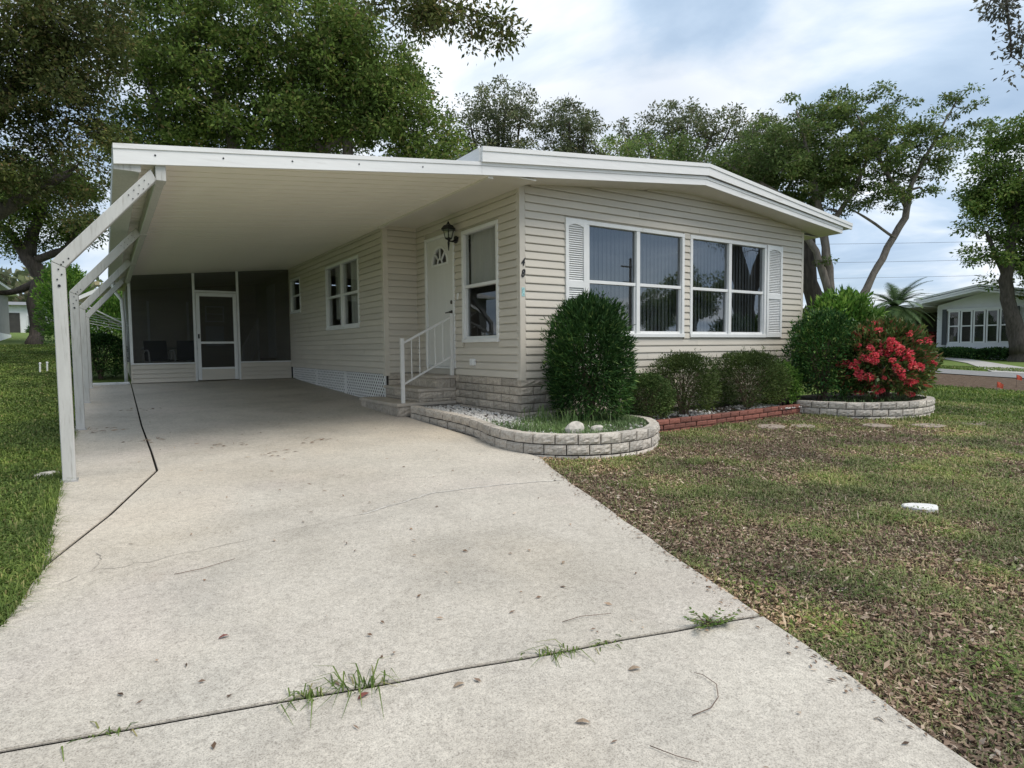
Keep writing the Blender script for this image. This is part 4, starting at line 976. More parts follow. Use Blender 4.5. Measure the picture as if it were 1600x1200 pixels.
k = ~((X > 4.36) & (Y > 6.42)); X, Y = X[k], Y[k]
pebbles('pebbles', X, Y, np.array([bz1(a_, b_) for a_, b_ in zip(X, Y)])+.005, .024, 'gravel', 'white pebbles spread in the bed by the entry steps', 'pebbles', 4)
X = rg.uniform(5.9, 9.2, 1500); Y = rg.uniform(5.6, 6.4, 1500); k = rg.random(1500) < np.where(((X > 6.6) & (X < 7.4)) | (X > 8.3), .8, .15)
pebbles('pebbles', X[k], Y[k], np.full(k.sum(), .297), .022, 'gravel', 'white pebbles in the bed behind the brick edging', 'pebbles', 5)
# rocks in the planter
def rock(loc, s, seed, label, m='rock', sub=2):
    b = bmesh.new(); bmesh.ops.create_icosphere(b, subdivisions=sub, radius=1); rr_ = random.Random(seed)
    offs = [Vector((rr_.uniform(-1, 1), rr_.uniform(-1, 1), rr_.uniform(-1, 1))).normalized() for _ in range(9)]
    for v in b.verts:
        d_ = v.co.normalized(); k = .85+sum(.55*max(0, d_.dot(q)-.55) for q in offs)-sum(.45*max(0, d_.dot(-q)-.7) for q in offs)+rr_.uniform(-.03, .03); v.co = Vector((d_.x*s[0], d_.y*s[1], d_.z*s[2]))*k
    me = bpy.data.meshes.new('rock'); b.to_mesh(me); b.free(); me.materials.append(MT[m]); o = link(bpy.data.objects.new('rock', me)); o.location = loc; return tag(o, label, 'rock')
rock((4.13, 5.05, .425), (.10, .07, .085), 1, 'larger pale rock near the front of the curved planter'); rock((4.36, 4.97, .405), (.075, .05, .05), 2, 'smaller pale rock near the front of the curved planter')

# ------------------------------------------------------------------ shrubs
def shrub(name, label, cat, loc, rad, n, L, Wd, m, seed, shape=2.0, up=.35, lump=.12, shell=.45, flat=0, group=None, top=None):
    """dense leaf shell on a lumpy super-ellipsoid standing on loc; rad=(rx,ry,height)"""
    rg = np.random.default_rng(seed); root = empty(name, loc, 0, label, cat, group)
    d = unit(rg.normal(size=(n, 3))); d[:, 2] = np.where(d[:, 2] < -.75, -d[:, 2], d[:, 2])
    rr_ = (np.abs(d)**shape).sum(1)**(-1/shape)
    th = np.arctan2(d[:, 1], d[:, 0]); lum = 1+lump*(fbm(th*1.6+seed*3.1+20, d[:, 2]*2.3+seed+20, 3)-.5)*2+lump*1.3*(fbm(th*6+seed+40, d[:, 2]*7+40, 3)-.5)*2
    dep = 1-shell*rg.random(n)**1.8
    h = rad[2]/2; P_ = d*rr_[:, None]*(lum*dep)[:, None]*np.array([rad[0], rad[1], h*1.02])+np.array([0, 0, h])
    P_[:, 2] = np.maximum(P_[:, 2], .03)
    D = unit(d+rg.normal(size=(n, 3))*.55+np.array([0, 0, up])); Nn = unit(rg.normal(size=(n, 3))*.6+np.array([0, 0, 1.0])+d*.5)
    ga = fbm(th*4+seed*7+60, d[:, 2]*5+60, 3); keep = (ga > .40) | (dep < .82) | (rg.random(n) < .45); P_, D, Nn = P_[keep], D[keep], Nn[keep]
    # stray shoots
    ns = int(28+26*rad[2]); sd_ = unit(rg.normal(size=(ns, 3))+np.array([0, 0, .55])); base = sd_*((np.abs(sd_)**shape).sum(1)**(-1/shape))[:, None]*np.array([rad[0], rad[1], h])*.96+np.array([0, 0, h]); q = 9
    ln_ = rg.uniform(.04, .13, ns)*(.6+.5*rad[2]); gd = unit(sd_+np.array([0, 0, .7])); tt = np.linspace(.1, 1, q); SP = (base[:, None]+gd[:, None]*(ln_[:, None]*tt[None])[..., None]).reshape(-1, 3); SD = unit(np.repeat(gd, q, 0)+rg.normal(size=(ns*q, 3))*.7)
    P_ = np.vstack([P_, SP]); D = np.vstack([D, SD]); Nn = np.vstack([Nn, rg.normal(size=(ns*q, 3))]); n = len(P_)
    V, Fq = leaves(P_, D, Nn, L*rg.uniform(.45, 1.45, n), Wd*rg.uniform(.6, 1.3, n), .12)
    np_obj('foliage', V, Fq, m, root)
    sm = MB(); rs = random.Random(seed)
    for i in range(7):
        a_ = rs.uniform(0, 6.28); q = (rad[0]*.55*math.cos(a_), rad[1]*.55*math.sin(a_), rad[2]*rs.uniform(.5, .8)); sm.tube([(rs.uniform(-.05, .05), rs.uniform(-.05, .05), -.05), (q[0]*.4, q[1]*.4, q[2]*.5), q], [.022, .016, .006], 5)
    # twiggy inside
    for i in range(60):
        a_ = rs.uniform(0, 6.28); c = rs.uniform(.2, .8); b_ = (rad[0]*c*math.cos(a_), rad[1]*c*math.sin(a_), rad[2]*rs.uniform(.15, .85)); sm.bar((b_[0]*.4, b_[1]*.4, b_[2]*.7), b_, .006, 4, .003)
    sm.build('stems', 'twig', root, fix=False)
    return root, rad
shrub('podocarpus_shrub', 'tall dense dark green rounded shrub standing in the curved planter at the house corner', 'shrub', (4.98, 5.83, .34), (.485, .47, 1.49), 34000, .075, .015, 'podo', 1, 2.8, .45, .11, .5)
shrub('boxwood_shrub', 'small round shrub with tiny leaves between tall dark shrub and clipped hedges', 'shrub', (6.02, 5.86, .28), (.36, .30, .62), 12000, .026, .017, 'box', 2, 2.2, .2)
shrub('clipped_shrub', 'clipped round olive green shrub, left of the pair behind the brick edging', 'shrub', (6.88, 6.0, .28), (.52, .42, .86), 20000, .040, .011, 'box2', 3, 2.6, .35, .10)
shrub('clipped_shrub', 'clipped round olive green shrub, right of the pair behind the brick edging', 'shrub', (8.36, 6.0, .28), (.70, .43, .88), 25000, .040, .011, 'box2', 4, 2.6, .35, .10)
shrub('leafy_shrub', 'low loose light green shrub squeezed between clipped hedge and glossy shrub', 'shrub', (9.2, 5.98, .28), (.26, .3, .70), 3200, .05, .022, 'bright', 5, 2, .5, .2)
shrub('glossy_shrub', 'tall glossy green shrub by the house corner beside the red flowers', 'shrub', (9.92, 5.70, .33), (.55, .50, 1.44), 14000, .055, .026, 'glossy', 6, 2.5, .35, .11)
shrub('bright_shrub', 'bright green broad leaved shrub behind the red flowering bush', 'shrub', (11.2, 6.05, .30), (.85, .60, 1.84), 8500, .12, .042, 'bright', 7, 2.1, .5, .15)
ix, ird = shrub('flowering_bush', 'bush with clusters of red flowers spilling over the white block planter', 'flowering bush', (10.78, 5.10, .33), (.94, .56, 1.26), 10000, .10, .04, 'ixora', 8, 2.0, .4, .16)
rg = np.random.default_rng(21)
def flower_mesh(seed):
    r_ = np.random.default_rng(seed); n = 64; d = unit(r_.normal(size=(n, 3))+np.array([0, 0, .5])); P_ = d*.03*np.array([1.2, 1.2, .8]); V, Fq = leaves(P_, d+r_.normal(size=(n, 3))*.6, d, .042, .028, .1); me = np_mesh('flower_cluster', V, Fq); me.materials.append(MT['flower']); return me
FM = [flower_mesh(i) for i in range(3)]
spots = []
camdir = np.array([-.87, -.42, .18])
while len(spots) < 60:
    d = unit(rg.normal(size=(1, 3)))[0]
    if d@camdir < .05 or d[2] < -.75: continue
    q = d*np.array([.94, .56, .63])*1.05+np.array([0, 0, .63]); spots.append(q)
for (a_, b_, c) in ((-.62, -.28, .93), (-.58, -.32, .84), (-.66, -.24, .80), (-.55, -.36, .92), (-.36, -.46, .80), (-.32, -.46, .72), (-.42, -.42, .76)): spots.append(np.array((a_, b_, c)))
for i, q in enumerate(spots):
    s = rg.uniform(.6, 1.3) if i < 60 else 1.5
    data_obj('flower_cluster', FM[i % 3], ix, tuple(q), (rg.uniform(-.6, .6), rg.uniform(-.6, .6), rg.uniform(0, 6)), (s, s, s))

# ------------------------------------------------------------------ grass and litter
def blades(X, Y, Z, h, w, lean, rg):
    n = len(X); a_ = rg.uniform(0, 2*np.pi, n); d = np.stack([np.cos(a_), np.sin(a_), np.zeros(n)], 1); s = np.stack([-np.sin(a_), np.cos(a_), np.zeros(n)], 1)
    ln = (lean*rg.random(n))[:, None]*h[:, None]; P_ = np.stack([X, Y, Z], 1); up = np.array([0, 0, 1.])
    w = np.broadcast_to(w, (n,))[:, None]; hh = h[:, None]
    v0, v1 = P_-s*w/2, P_+s*w/2; m_ = P_+d*ln*.4+up*hh*.6; v2, v3 = m_+s*w*.38, m_-s*w*.38; t = P_+d*ln+up*hh*(1-.35*lean)
    V = np.stack([v0, v1, v2, v3, t+s*w*.06, t-s*w*.06], 1).reshape(-1, 3); b = 6*np.arange(n)[:, None]
    return V, np.concatenate([b+np.array([[0, 1, 2, 3]]), b+np.array([[3, 2, 4, 5]])], 0)
def polar(n, a0, a1, r0, r1, p, rg):   # bearing from +Y clockwise, density falling with distance
    th = np.radians(rg.uniform(a0, a1, n)); u = rg.random(n); r_ = (r0**p+u*(r1**p-r0**p))**(1/p); return r_*np.sin(th), r_*np.cos(th), r_
def gz_np(x, y): return .037*np.maximum(y, -3)+np.where(y > 15, .02*(y-15)*np.clip((10-x)/8, 0, 1), 0)-.03+.018*(fbm(x*1.3, y*1.3)-.5)
bedpoly = [tuple(p) for p in P1]+[tuple(p) for p in P3]+[tuple(p) for p in P2]+[(11.95, 7), (12, 30), (3.6, 30)]
def right_ok(x, y, pad=0): return (x > interp(RE, y)+pad) & ~inside(x, y, bedpoly) & ~((x > 22.2) & (x < 25.9)) 
def left_ok(x, y, pad=0): return (x < interp(LE, y)-pad) & (y > -2)
def patch(x, y): return .5*fbm(x*1.1+5, y*1.1+9, 4)+.5*fbm(x*3.7+15, y*3.7+2, 4)
rg = np.random.default_rng(31)
# right lawn, near and patchy
x, y, r_ = polar(290000, 36, 92, 1.7, 14, .55, rg); k = right_ok(x, y, -.005+.03*rg.random(len(x))); x, y, r_ = x[k], y[k], r_[k]
pp = patch(x, y)+.28*np.clip((x-9.2)/2.5, 0, 1)*np.clip((y-3.2), 0, 1)-.16*np.exp(-((y-4.35)/.55)**2)*(x > 5.2)*(x < 12)-.13*np.exp(-((x-interp(RE, y)-.25)/.5)**2)-.06*np.clip((2.6-y)/1.5, 0, 1)
k = rg.random(len(x)) < np.clip((pp-.35)/.20, .14, 1); x, y, r_, pp = x[k], y[k], r_[k], pp[k]
h = (.026+.036*rg.random(len(x)))*(1+.9*np.clip((pp-.52)*4, 0, 1)); V, Fq = blades(x, y, gz_np(x, y)-.004, h, .0036+.0010*r_, 1.3, rg)
tag(np_obj('lawn_grass', V, Fq, 'grass'), 'patchy thin grass among dead leaves beside the driveway', 'grass', kind='stuff')
# straw
x, y, r_ = polar(60000, 36, 92, 1.7, 13, .55, rg); k = right_ok(x, y); x, y, r_ = x[k], y[k], r_[k]
V, Fq = blades(x, y, gz_np(x, y)+.002, .010+.014*rg.random(len(x)), .0035+.0009*r_, 4.0, rg); tag(np_obj('dry_grass', V, Fq, 'straw'), 'dry straw coloured grass blades lying in the front lawn', 'grass', kind='stuff')
# broad weeds clumps
cx_, cy_, cr_ = polar(320, 38, 85, 1.9, 9, .8, rg); k = right_ok(cx_, cy_, .1); cx_, cy_ = cx_[k], cy_[k]; k = patch(cx_, cy_) > .50; cx_, cy_ = cx_[k], cy_[k]
n = 26; x = (cx_[:, None]+rg.normal(0, .07, (len(cx_), n))).ravel(); y = (cy_[:, None]+rg.normal(0, .07, (len(cy_), n))).ravel(); k = right_ok(x, y, .02); x, y = x[k], y[k]
z = gz_np(x, y)+.02+.02*rg.random(len(x)); D = np.stack([rg.normal(size=len(x)), rg.normal(size=len(x)), .35*np.ones(len(x))], 1); Nn = np.stack([rg.normal(0, .3, len(x)), rg.normal(0, .3, len(x)), np.ones(len(x))], 1)
V, Fq = leaves(np.stack([x, y, z], 1), D, Nn, .024*rg.uniform(.6, 1.4, len(x)), .013, .1); tag(np_obj('lawn_weeds', V, Fq, 'grassleft'), 'low broad leaved weeds among the front lawn', 'weeds', kind='stuff')
# dead leaves
x, y, r_ = polar(90000, 36, 92, 1.6, 12.5, .6, rg); k = right_ok(x, y, -.03*rg.random(len(x))); x, y, r_ = x[k], y[k], r_[k]
pp = patch(x, y); pp = pp-.17*np.exp(-((x-interp(RE, y)-.3)/.6)**2)-.08*np.clip((2.6-y)/1.5, 0, 1)-.12*np.exp(-((y-4.35)/.6)**2)*(x > 5)*(x < 12)+.3*np.clip((x-9.5)/2.5, 0, 1)*np.clip((y-3.2), 0, 1)
k = rg.random(len(x)) < np.clip((.56-pp)/.2, .10, .9); x, y, r_ = x[k], y[k], r_[k]; n = len(x)
D = np.stack([rg.normal(size=n), rg.normal(size=n), rg.normal(0, .22, n)], 1); Nn = np.stack([rg.normal(0, .45, n), rg.normal(0, .45, n), np.ones(n)], 1)
V, Fq = leaves(np.stack([x, y, gz_np(x, y)+.006+.014*rg.random(n)], 1), D, Nn, (.028+.0011*r_)*np.clip(rg.lognormal(-.1, .42, n), .3, 2.2), (.012+.0005*r_)*rg.uniform(.5, 1.4, n), .25)
tag(np_obj('leaf_litter', V, Fq, 'litter'), 'dead brown oak leaves scattered over the front lawn', 'leaf litter', kind='stuff')
# far right lawn
x, y, r_ = polar(60000, 60, 80, 11, 30, 1.0, rg); k = right_ok(x, y) & ~((x > 17.3) & (x < 22.4) & (y < 9)); x, y, r_ = x[k], y[k], r_[k]; V, Fq = blades(x, y, gz_np(x, y)-.004, .05+.05*rg.random(len(x)), .003+.0011*r_, 1.0, rg)
tag(np_obj('lawn_grass', V, Fq, 'grassleft'), 'greener grass towards the street on the right', 'grass', kind='stuff')
# left lawn
x, y, r_ = polar(150000, -9, 3, 2.2, 34, .7, rg); k = left_ok(x, y, -.02+.05*rg.random(len(x))) & (y < 34); x, y, r_ = x[k], y[k], r_[k]
h = .045+.045*rg.random(len(x)); V, Fq = blades(x, y, gz_np(x, y)-.004, h, .003+.0013*r_, 1.1, rg); tag(np_obj('lawn_grass', V, Fq, 'grassleft'), 'green mown lawn left of the carport posts', 'grass', kind='stuff')
# ragged edge grass leaning over the left slab edge
yy_ = rg.uniform(2.4, 9, 2600); xx_ = interp(LE, yy_)-.05+.075*rg.random(2600)**2; V, Fq = blades(xx_, yy_, .037*yy_-.02, .04+.08*rg.random(2600), .005, 1.6, rg); tag(np_obj('edge_grass', V, Fq, 'grassleft'), 'longer grass overhanging the left edge of the driveway', 'grass', kind='stuff')
# grass in the planter
X, Y = dens_pts(14000, 3.5, 5.7, 4.7, 6.5, poly1, lambda x, y: np.clip((6.35-y)/.8, 0, 1)*np.clip(.25+1.6*(fbm(x*3+3, y*3, 3)-.35), .05, 1)) if False else (None, None)
n = 17000; X = rg.uniform(3.5, 5.75, n); Y = rg.uniform(4.7, 6.5, n); k = inside(X, Y, poly1) & (rg.random(n) < np.clip((6.45-Y)/.7, 0, 1)*np.clip(.25+2.2*(fbm(X*3+3, Y*3, 3)-.35), .05, 1)); X, Y = X[k], Y[k]
V, Fq = blades(X, Y, np.array([bz1(a_, b_) for a_, b_ in zip(X, Y)]), .035+.085*rg.random(len(X)), .0065, 1.3, rg); tag(np_obj('planter_grass', V, Fq, 'bedgrass'), 'grass and small weeds growing through pebbles in the curved planter', 'grass', kind='stuff')
n = 260; X = rg.uniform(4.2, 5.2, n); Y = rg.uniform(5.35, 6.2, n); V, Fq = blades(X, Y, np.array([bz1(a_, b_) for a_, b_ in zip(X, Y)]), .14+.2*rg.random(n), .008, 1.0, rg); tag(np_obj('tall_grass', V, Fq, 'bedgrass'), 'tall pale grass blades at the foot of the tall dark shrub', 'grass', kind='stuff')
n = 700; X = rg.uniform(9.5, 11.7, n); Y = rg.uniform(4.7, 5.6, n); V, Fq = blades(X, Y, np.full(n, .34), .05+.12*rg.random(n), .010, 1.4, rg); k = inside(X, Y, [tuple(p) for p in inset(P2, .12)]+[(11.8, 6.4), (9.4, 6.4)]); kk = np.repeat(k, 6); 
Xk, Yk = X[k], Y[k]; V, Fq = blades(Xk, Yk, np.full(len(Xk), .34), .05+.12*rg.random(len(Xk)), .010, 1.4, rg); tag(np_obj('planter_grass', V, Fq, 'bedgrass'), 'grass tufts under the red flowering bush', 'grass', kind='stuff')

# weeds in the driveway joint
def weed(x, y, n, hgt, label, seed, broad=False, spread=.05):
    r_ = np.random.default_rng(seed); root = empty('weed', (x, y, .037*y-.012), 0, label, 'weed', 'weeds in the driveway joint')
    if not broad:
        X = r_.normal(0, spread, n)*.8; Y = -.248*X+r_.normal(0, .004, n); V, Fq = blades(X, Y, np.zeros(n)-.01, hgt*r_.uniform(.35, 1, n), .0065, 2.2, r_); np_obj('blades', V, Fq, 'grassleft', root)['kind'] = 'stuff'
    else:
        sm = MB(); Ps = []; Ds = []
        for i in range(13):
            a_ = r_.uniform(0, 6.28); L = hgt*r_.uniform(.5, 1.2); e_ = Vector((math.cos(a_)*L*1.3, math.sin(a_)*L*.7, L*.45)); s0 = Vector((r_.normal(0, spread), 0, 0)); s0.y = -.248*s0.x; sm.tube([s0, s0+e_*.5+Vector((0, 0, .012)), s0+e_], [.0022, .0018, .001], 4)
            for t in np.linspace(.3, 1, 5):
                for q in (-1, 1): Ps.append(s0+e_*t+Vector((0, 0, .006))); Ds.append((e_.x+q*e_.y*1.2, e_.y-q*e_.x*1.2, .02))
        sm.build('stems', 'twig', root, fix=False); Ps = np.array(Ps); Ds = np.array(Ds); V, Fq = leaves(Ps, Ds, np.tile([[0, 0, 1.]], (len(Ps), 1))+r_.normal(0, .25, (len(Ps), 3)), .026*r_.uniform(.7, 1.3, len(Ps)), .013, .1); np_obj('leaves', V, Fq, 'oakbright', root)
jy = lambda x: 2.44-.2476*(x+.72)
weed(.54, jy(.54), 36, .10, 'grass tuft in the joint, left of the tall pair near the reddish leaf', 1)
weed(.72, jy(.72), 44, .14, 'tallest grass tuft in the driveway joint, above the reddish leaf', 2)
weed(1.45, jy(1.45), 52, .085, 'low wide grass tuft near the middle of the driveway joint', 3, spread=.08)
weed(1.67, jy(1.67), 30, .06, 'small grass tuft just right of the middle of the joint', 4)
weed(2.18, jy(2.18), 0, .10, 'leafy branching weed at the right end of the driveway joint', 5, True, .05)
weed(-.06, jy(-.06), 22, .07, 'lone grass tuft near the left end of the driveway joint', 6)

# fallen leaves and twigs on the driveway
def fallen(x, y, L, rz, m, label, group=None):
    b = MB(); prof = [(0, 0), (.2, .13), (.5, .2), (.8, .12), (1, 0)]
    V = [(p*L-L/2, w*L, .010*math.sin(p*3)+.006*w*5*L) for p, w in prof]+[(p*L-L/2, -w*L, .010*math.sin(p*3)) for p, w in prof[1:-1]]+[(p*L-L/2, 0, .004+.006*math.sin(p*3)) for p, w in prof[1:-1]]
    # index: top edge 0..4, bottom 5..7, mid 8..10
    b.add(V, [(0, 8, 1), (1, 8, 9, 2), (2, 9, 10, 3), (3, 10, 4), (0, 5, 8), (5, 6, 9, 8), (6, 7, 10, 9), (7, 4, 10)])
    o = b.build('fallen_leaf', m, None, fix=False); o.location = (x, y, .037*y+.003); o.rotation_euler = (R(2), 0, rz); return tag(o, label, 'leaf', group)
fallen(.70, 2.02, .052, .3, 'redleaf', 'reddish brown leaf below the tallest weed in the joint')
fallen(1.01, 1.90, .05, .0, 'tanleaf', 'grey tan leaf left of centre below the joint'); fallen(1.25, 1.50, .05, -.7, 'tanleaf', 'tan leaf nearest the bottom edge of the driveway')
fallen(1.62, 1.64, .055, -.3, 'tanleaf', 'long pale leaf below the small grass tuft'); fallen(.36, 2.72, .045, .1, 'redleaf', 'reddish leaf lying alone well above the joint'); fallen(2.05, 2.62, .04, .5, 'tanleaf', 'tan leaf near the right driveway edge above the joint')
n = 210; yy_ = rg.uniform(1.0, 12, n); xx_ = rg.uniform(-.2, 1, n); xx_ = -.2+(interp(RE, yy_)-.05+.2)*rg.random(n)
D = np.stack([rg.normal(size=n), rg.normal(size=n), rg.normal(0, .1, n)], 1); Nn = np.stack([rg.normal(0, .3, n), rg.normal(0, .3, n), np.ones(n)], 1)
V, Fq = leaves(np.stack([xx_, yy_, .037*yy_+.007], 1), D, Nn, rg.uniform(.012, .045, n), rg.uniform(.006, .018, n), .2); tag(np_obj('leaf_crumbs', V, Fq, 'litter'), 'tiny dry leaf crumbs scattered over the concrete driveway', 'leaf litter', kind='stuff')
n = 300; yy_ = rg.uniform(.8, 5, n); xx_ = interp(RE, yy_)-.12*rg.random(n)**2; D = np.stack([rg.normal(size=n), rg.normal(size=n), rg.normal(0, .1, n)], 1)
V, Fq = leaves(np.stack([xx_, yy_, .037*yy_+.006], 1), D, np.tile([[0, 0, 1.]], (n, 1))+rg.normal(0, .3, (n, 3)), rg.uniform(.01, .035, n), rg.uniform(.006, .014, n), .2); tag(np_obj('leaf_crumbs', V, Fq, 'litter'), 'dry leaf bits along the right edge of the driveway', 'leaf litter', kind='stuff')
def twig(pts, r_, label):
    pts = [Vector((x, y, .037*y+.006+dz)) for x, y, dz in pts]; o = MB().tube(pts, [r_*(1-.5*i/len(pts)) for i in range(len(pts))], 5).build('twig', 'twig', None, True); return tag(o, label, 'twig')
twig([(1.58, 1.33, 0), (1.66, 1.32, .004), (1.73, 1.345, .006), (1.79, 1.40, .006), (1.80, 1.47, .004), (1.79, 1.50, 0)], .0019, 'curved bare twig on the slab nearest the lawn')
twig([(1.62, 2.08, 0), (1.72, 2.07, .004), (1.85, 2.02, .004)], .0016, 'short forked twig above the middle of the joint'); twig([(.25, 3.55, 0), (.38, 3.55, .003), (.55, 3.62, 0)], .0018, 'thin twig on the left part of the driveway')
twig([(1.35, 1.30, 0), (1.38, 1.22, .004), (1.42, 1.17, 0)], .0015, 'tiny twig near the bottom edge of the picture')
n = 46; cl_ = [(.40, 7.9), (1.0, 7.2), (1.9, 6.9), (-.1, 8.9), (.42, 10.8), (1.3, 6.5)]
for i, (a_, b_) in enumerate(cl_):
    r_ = np.random.default_rng(200+i); m_ = 14; xx_ = a_+r_.normal(0, .12, m_); yy_ = b_+r_.normal(0, .09, m_); V, Fq = leaves(np.stack([xx_, yy_, .037*yy_+.007], 1), np.stack([r_.normal(size=m_), r_.normal(0, .5, m_), r_.normal(0, .1, m_)], 1), np.tile([[0, 0, 1.]], (m_, 1))+r_.normal(0, .3, (m_, 3)), r_.uniform(.04, .1, m_), r_.uniform(.01, .02, m_), .2)
    tag(np_obj('oak_debris', V, Fq, 'litter'), 'small heap of dry oak tassels on the carport slab', 'leaf litter', kind='stuff')

# flat stones in the lawn
def flat_stone(x, y, a_, b_, rz, m, label, seed, group=None):
    r_ = random.Random(seed); n = 14; poly = []
    for i in range(n):
        t = 2*math.pi*i/n; k = r_.uniform(.82, 1.08); poly.append((math.cos(t)*a_*k, math.sin(t)*b_*k))
    o = MB().prism(poly, -.05, .004 if m == 'stone_flat' else .012).build('stepping_stone', m, None, bevel=.006); o.location = (x, y, .037*y-.012); o.rotation_euler = (R(2), 0, rz); return tag(o, label, 'stone', group)
flat_stone(5.02, 2.11, .135, .085, -.75, 'whitestone', 'white flat paver lying in the middle of the front lawn', 1)
for i, (x, y, w, lb) in enumerate(((7.55, 5.05, .2, 'flat stone in the bare soil before the brick edging, leftmost of the row'), (8.0, 4.86, .16, 'flat stone in bare soil, second from left before the planter'), (8.95, 4.36, .2, 'flat stone in bare soil below the left part of the white planter'), (9.62, 3.98, .24, 'pale flat stone in bare soil below the white planter end'), (10.5, 3.72, .3, 'flat stone in bare soil, rightmost of the row'))):
    flat_stone(x, y, w, .16, -.6, 'stone_flat', lb, i+5, 'stepping stones before the planters')
rock((-.47, 6.55, .22), (.09, .06, .05), 9, 'pale lump of stone in the grass behind the nearest carport post', 'rock')
# small markers
def flag(x, y, label, s=1):
    z = .037*y; f = empty('marker_flag', (x, y, z-.02), .3, label, 'marker flag', 'orange marker flags in the lawn'); MB().bar((0, 0, -.03), (0, 0, .30*s), .003, 5).build('wire', 'wire', f)
    V = [(0, 0, .30*s), (.02, -.055, .28*s), (.01, -.11, .24*s), (.02, -.10, .15*s), (.0, -.05, .17*s), (0, 0, .18*s)]; MB().add(V+[(a_+.002, b_, c) for a_, b_, c in V], [(0, 1, 4, 5), (1, 2, 3, 4), (11, 10, 7, 6), (10, 9, 8, 7), (0, 6, 7, 1), (1, 7, 8, 2), (2, 8, 9, 3), (3, 9, 10, 4), (4, 10, 11, 5), (5, 11, 6, 0)]).build('flag', 'flag', f)
flag(15.6, 5.19, 'orange marker flag in the grass, nearer of the two on the right'); flag(18.77, 5.85, 'orange marker flag in the mulch, farther of the two on the right')
for x, y, lb in ((-1.37, 19.2, 'short white stake in the left lawn, left of the pair'), (-1.24, 19.4, 'short white stake in the left lawn, right of the pair')):
    z = G(y, x); s = empty('stake', (x, y, z), 0, lb, 'stake', 'white stakes in the lawn'); MB().bar((0, 0, -.05), (.01, 0, .2), .02, 8).build('shaft', 'white', s); MB().lathe([(.026, .2), (.026, .23), (.01, .24)], 8, (.01, 0, 0)).build('cap', 'white', s)
Box('garden_kerb', 'white', None, -.33, .42, 15.66, 15.74, .5, .625, .01); tag(bpy.data.objects['garden_kerb'], 'short white kerb block beyond the last carport post', 'kerb')

# ------------------------------------------------------------------ trees
def limb_points(polys):
    pts = []; rad = []; 
    for poly in polys:
        for (p, q) in zip(poly[:-1], poly[1:]):
            for t in np.linspace(0, 1, 6): pts.append(np.array(p[:3])*(1-t)+np.array(q[:3])*t); rad.append(p[3]*(1-t)+q[3]*t)
    return np.array(pts), np.array(rad)
def tree(name, label, origin, limbs, clumps, nclus, nleaf, L, Wd, lm, bm, seed, crad=.5, group=None, cat='tree', droop=.0, rough=.1, sub=True, flat=.6):
    """limbs: polylines of (x,y,z,r) in world space; clumps: (x,y,z,rx,rz[,weight]) ellipsoids that the crown fills; leaves sit in small clusters on twigs"""
    rg = np.random.default_rng(seed); rs = random.Random(seed); O = np.array(origin, float)
    root = empty(name, tuple(O), 0, label, cat, group); tb = MB()
    polys = []
    for poly in limbs:
        pp = []
        for i in range(len(poly)-1):
            p, q = np.array(poly[i], float), np.array(poly[i+1], float); k = 4
            for j in range(k): t = j/k; v = p*(1-t)+q*t; v[:3] += (rg.normal(0, rough, 3)*(q[3]+.05) if (j or i) else 0); pp.append(v)
        pp.append(np.array(poly[-1], float)); polys.append(pp); tb.tube([tuple(v[:3]-O) for v in pp], [max(v[3]*rs.uniform(.92, 1.1), .004) for v in pp], 9)
    A, Ar = limb_points(polys)
    vol = np.array([c[3]**2*c[4]*(c[5] if len(c) > 5 else 1) for c in clumps]); pr = vol/vol.sum(); which = rg.choice(len(clumps), nclus, p=pr)
    d = unit(rg.normal(size=(nclus, 3)))*(rg.random(nclus)**.42)[:, None]
    C = np.array([[clumps[w][0], clumps[w][1], clumps[w][2]] for w in which])+d*np.array([[clumps[w][3], clumps[w][3], clumps[w][4]] for w in which])
    # clusters join the nearest limb or an already joined cluster nearer to it
    order = np.argsort(np.min(np.linalg.norm(C[:, None]-A[None, ::3], axis=2), axis=1)); nodes = list(A); nr = list(Ar); NA = np.array(nodes); NR = np.array(nr)
    for i in order:
        dd = np.linalg.norm(NA-C[i], axis=1)+.35*np.maximum(0, NA[:, 2]-C[i][2]); j = int(np.argmin(dd)); p = NA[j]; r0_ = min(NR[j]*.6, .05+.012*dd[j]); r0_ = max(r0_, .008)
        mid = (p+C[i])/2+rg.normal(0, .10, 3)*dd[j]+np.array([0, 0, .06*dd[j]]); tb.tube([tuple(p-O), tuple(mid-O), tuple(C[i]-O)], [r0_, r0_*.75, r0_*.45], 5)
        NA = np.vstack([NA, mid[None], C[i][None]]); NR = np.r_[NR, r0_*.75, r0_*.5]
    tb.build('trunk', bm, root, True, fix=False)
    per = rg.poisson(nleaf/nclus, nclus); ci = np.repeat(np.arange(nclus), per); n = len(ci); cs = crad*rg.uniform(.6, 1.35, nclus)[ci]
    e = rg.normal(size=(n, 3)); e = unit(e)*(rg.random(n)**.5)[:, None]*cs[:, None]*np.array([1, 1, flat]); Pn = C[ci]+e
    if droop: Pn[:, 2] -= droop*rg.random(n)**2
    D = unit(e)+rg.normal(size=(n, 3))*.7+np.array([0, 0, -.15]); Nn = rg.normal(size=(n, 3))*.55+np.array([0, 0, 1.])
    V, Fq = leaves(Pn-O, D, Nn, L*rg.uniform(.6, 1.35, n), Wd*rg.uniform(.7, 1.25, n), .12); np_obj('crown', V, Fq, lm, root)
    return root
def copy_tree(src, loc, rz, sc, label, group=None):
    o = src.copy(); link(o); o.location = loc; o.rotation_euler = (0, 0, rz); o.scale = (sc, sc, sc); o['label'] = label
    if group: o['group'] = group
    for ch in src.children: c = ch.copy(); link(c); c.parent = o
    return o
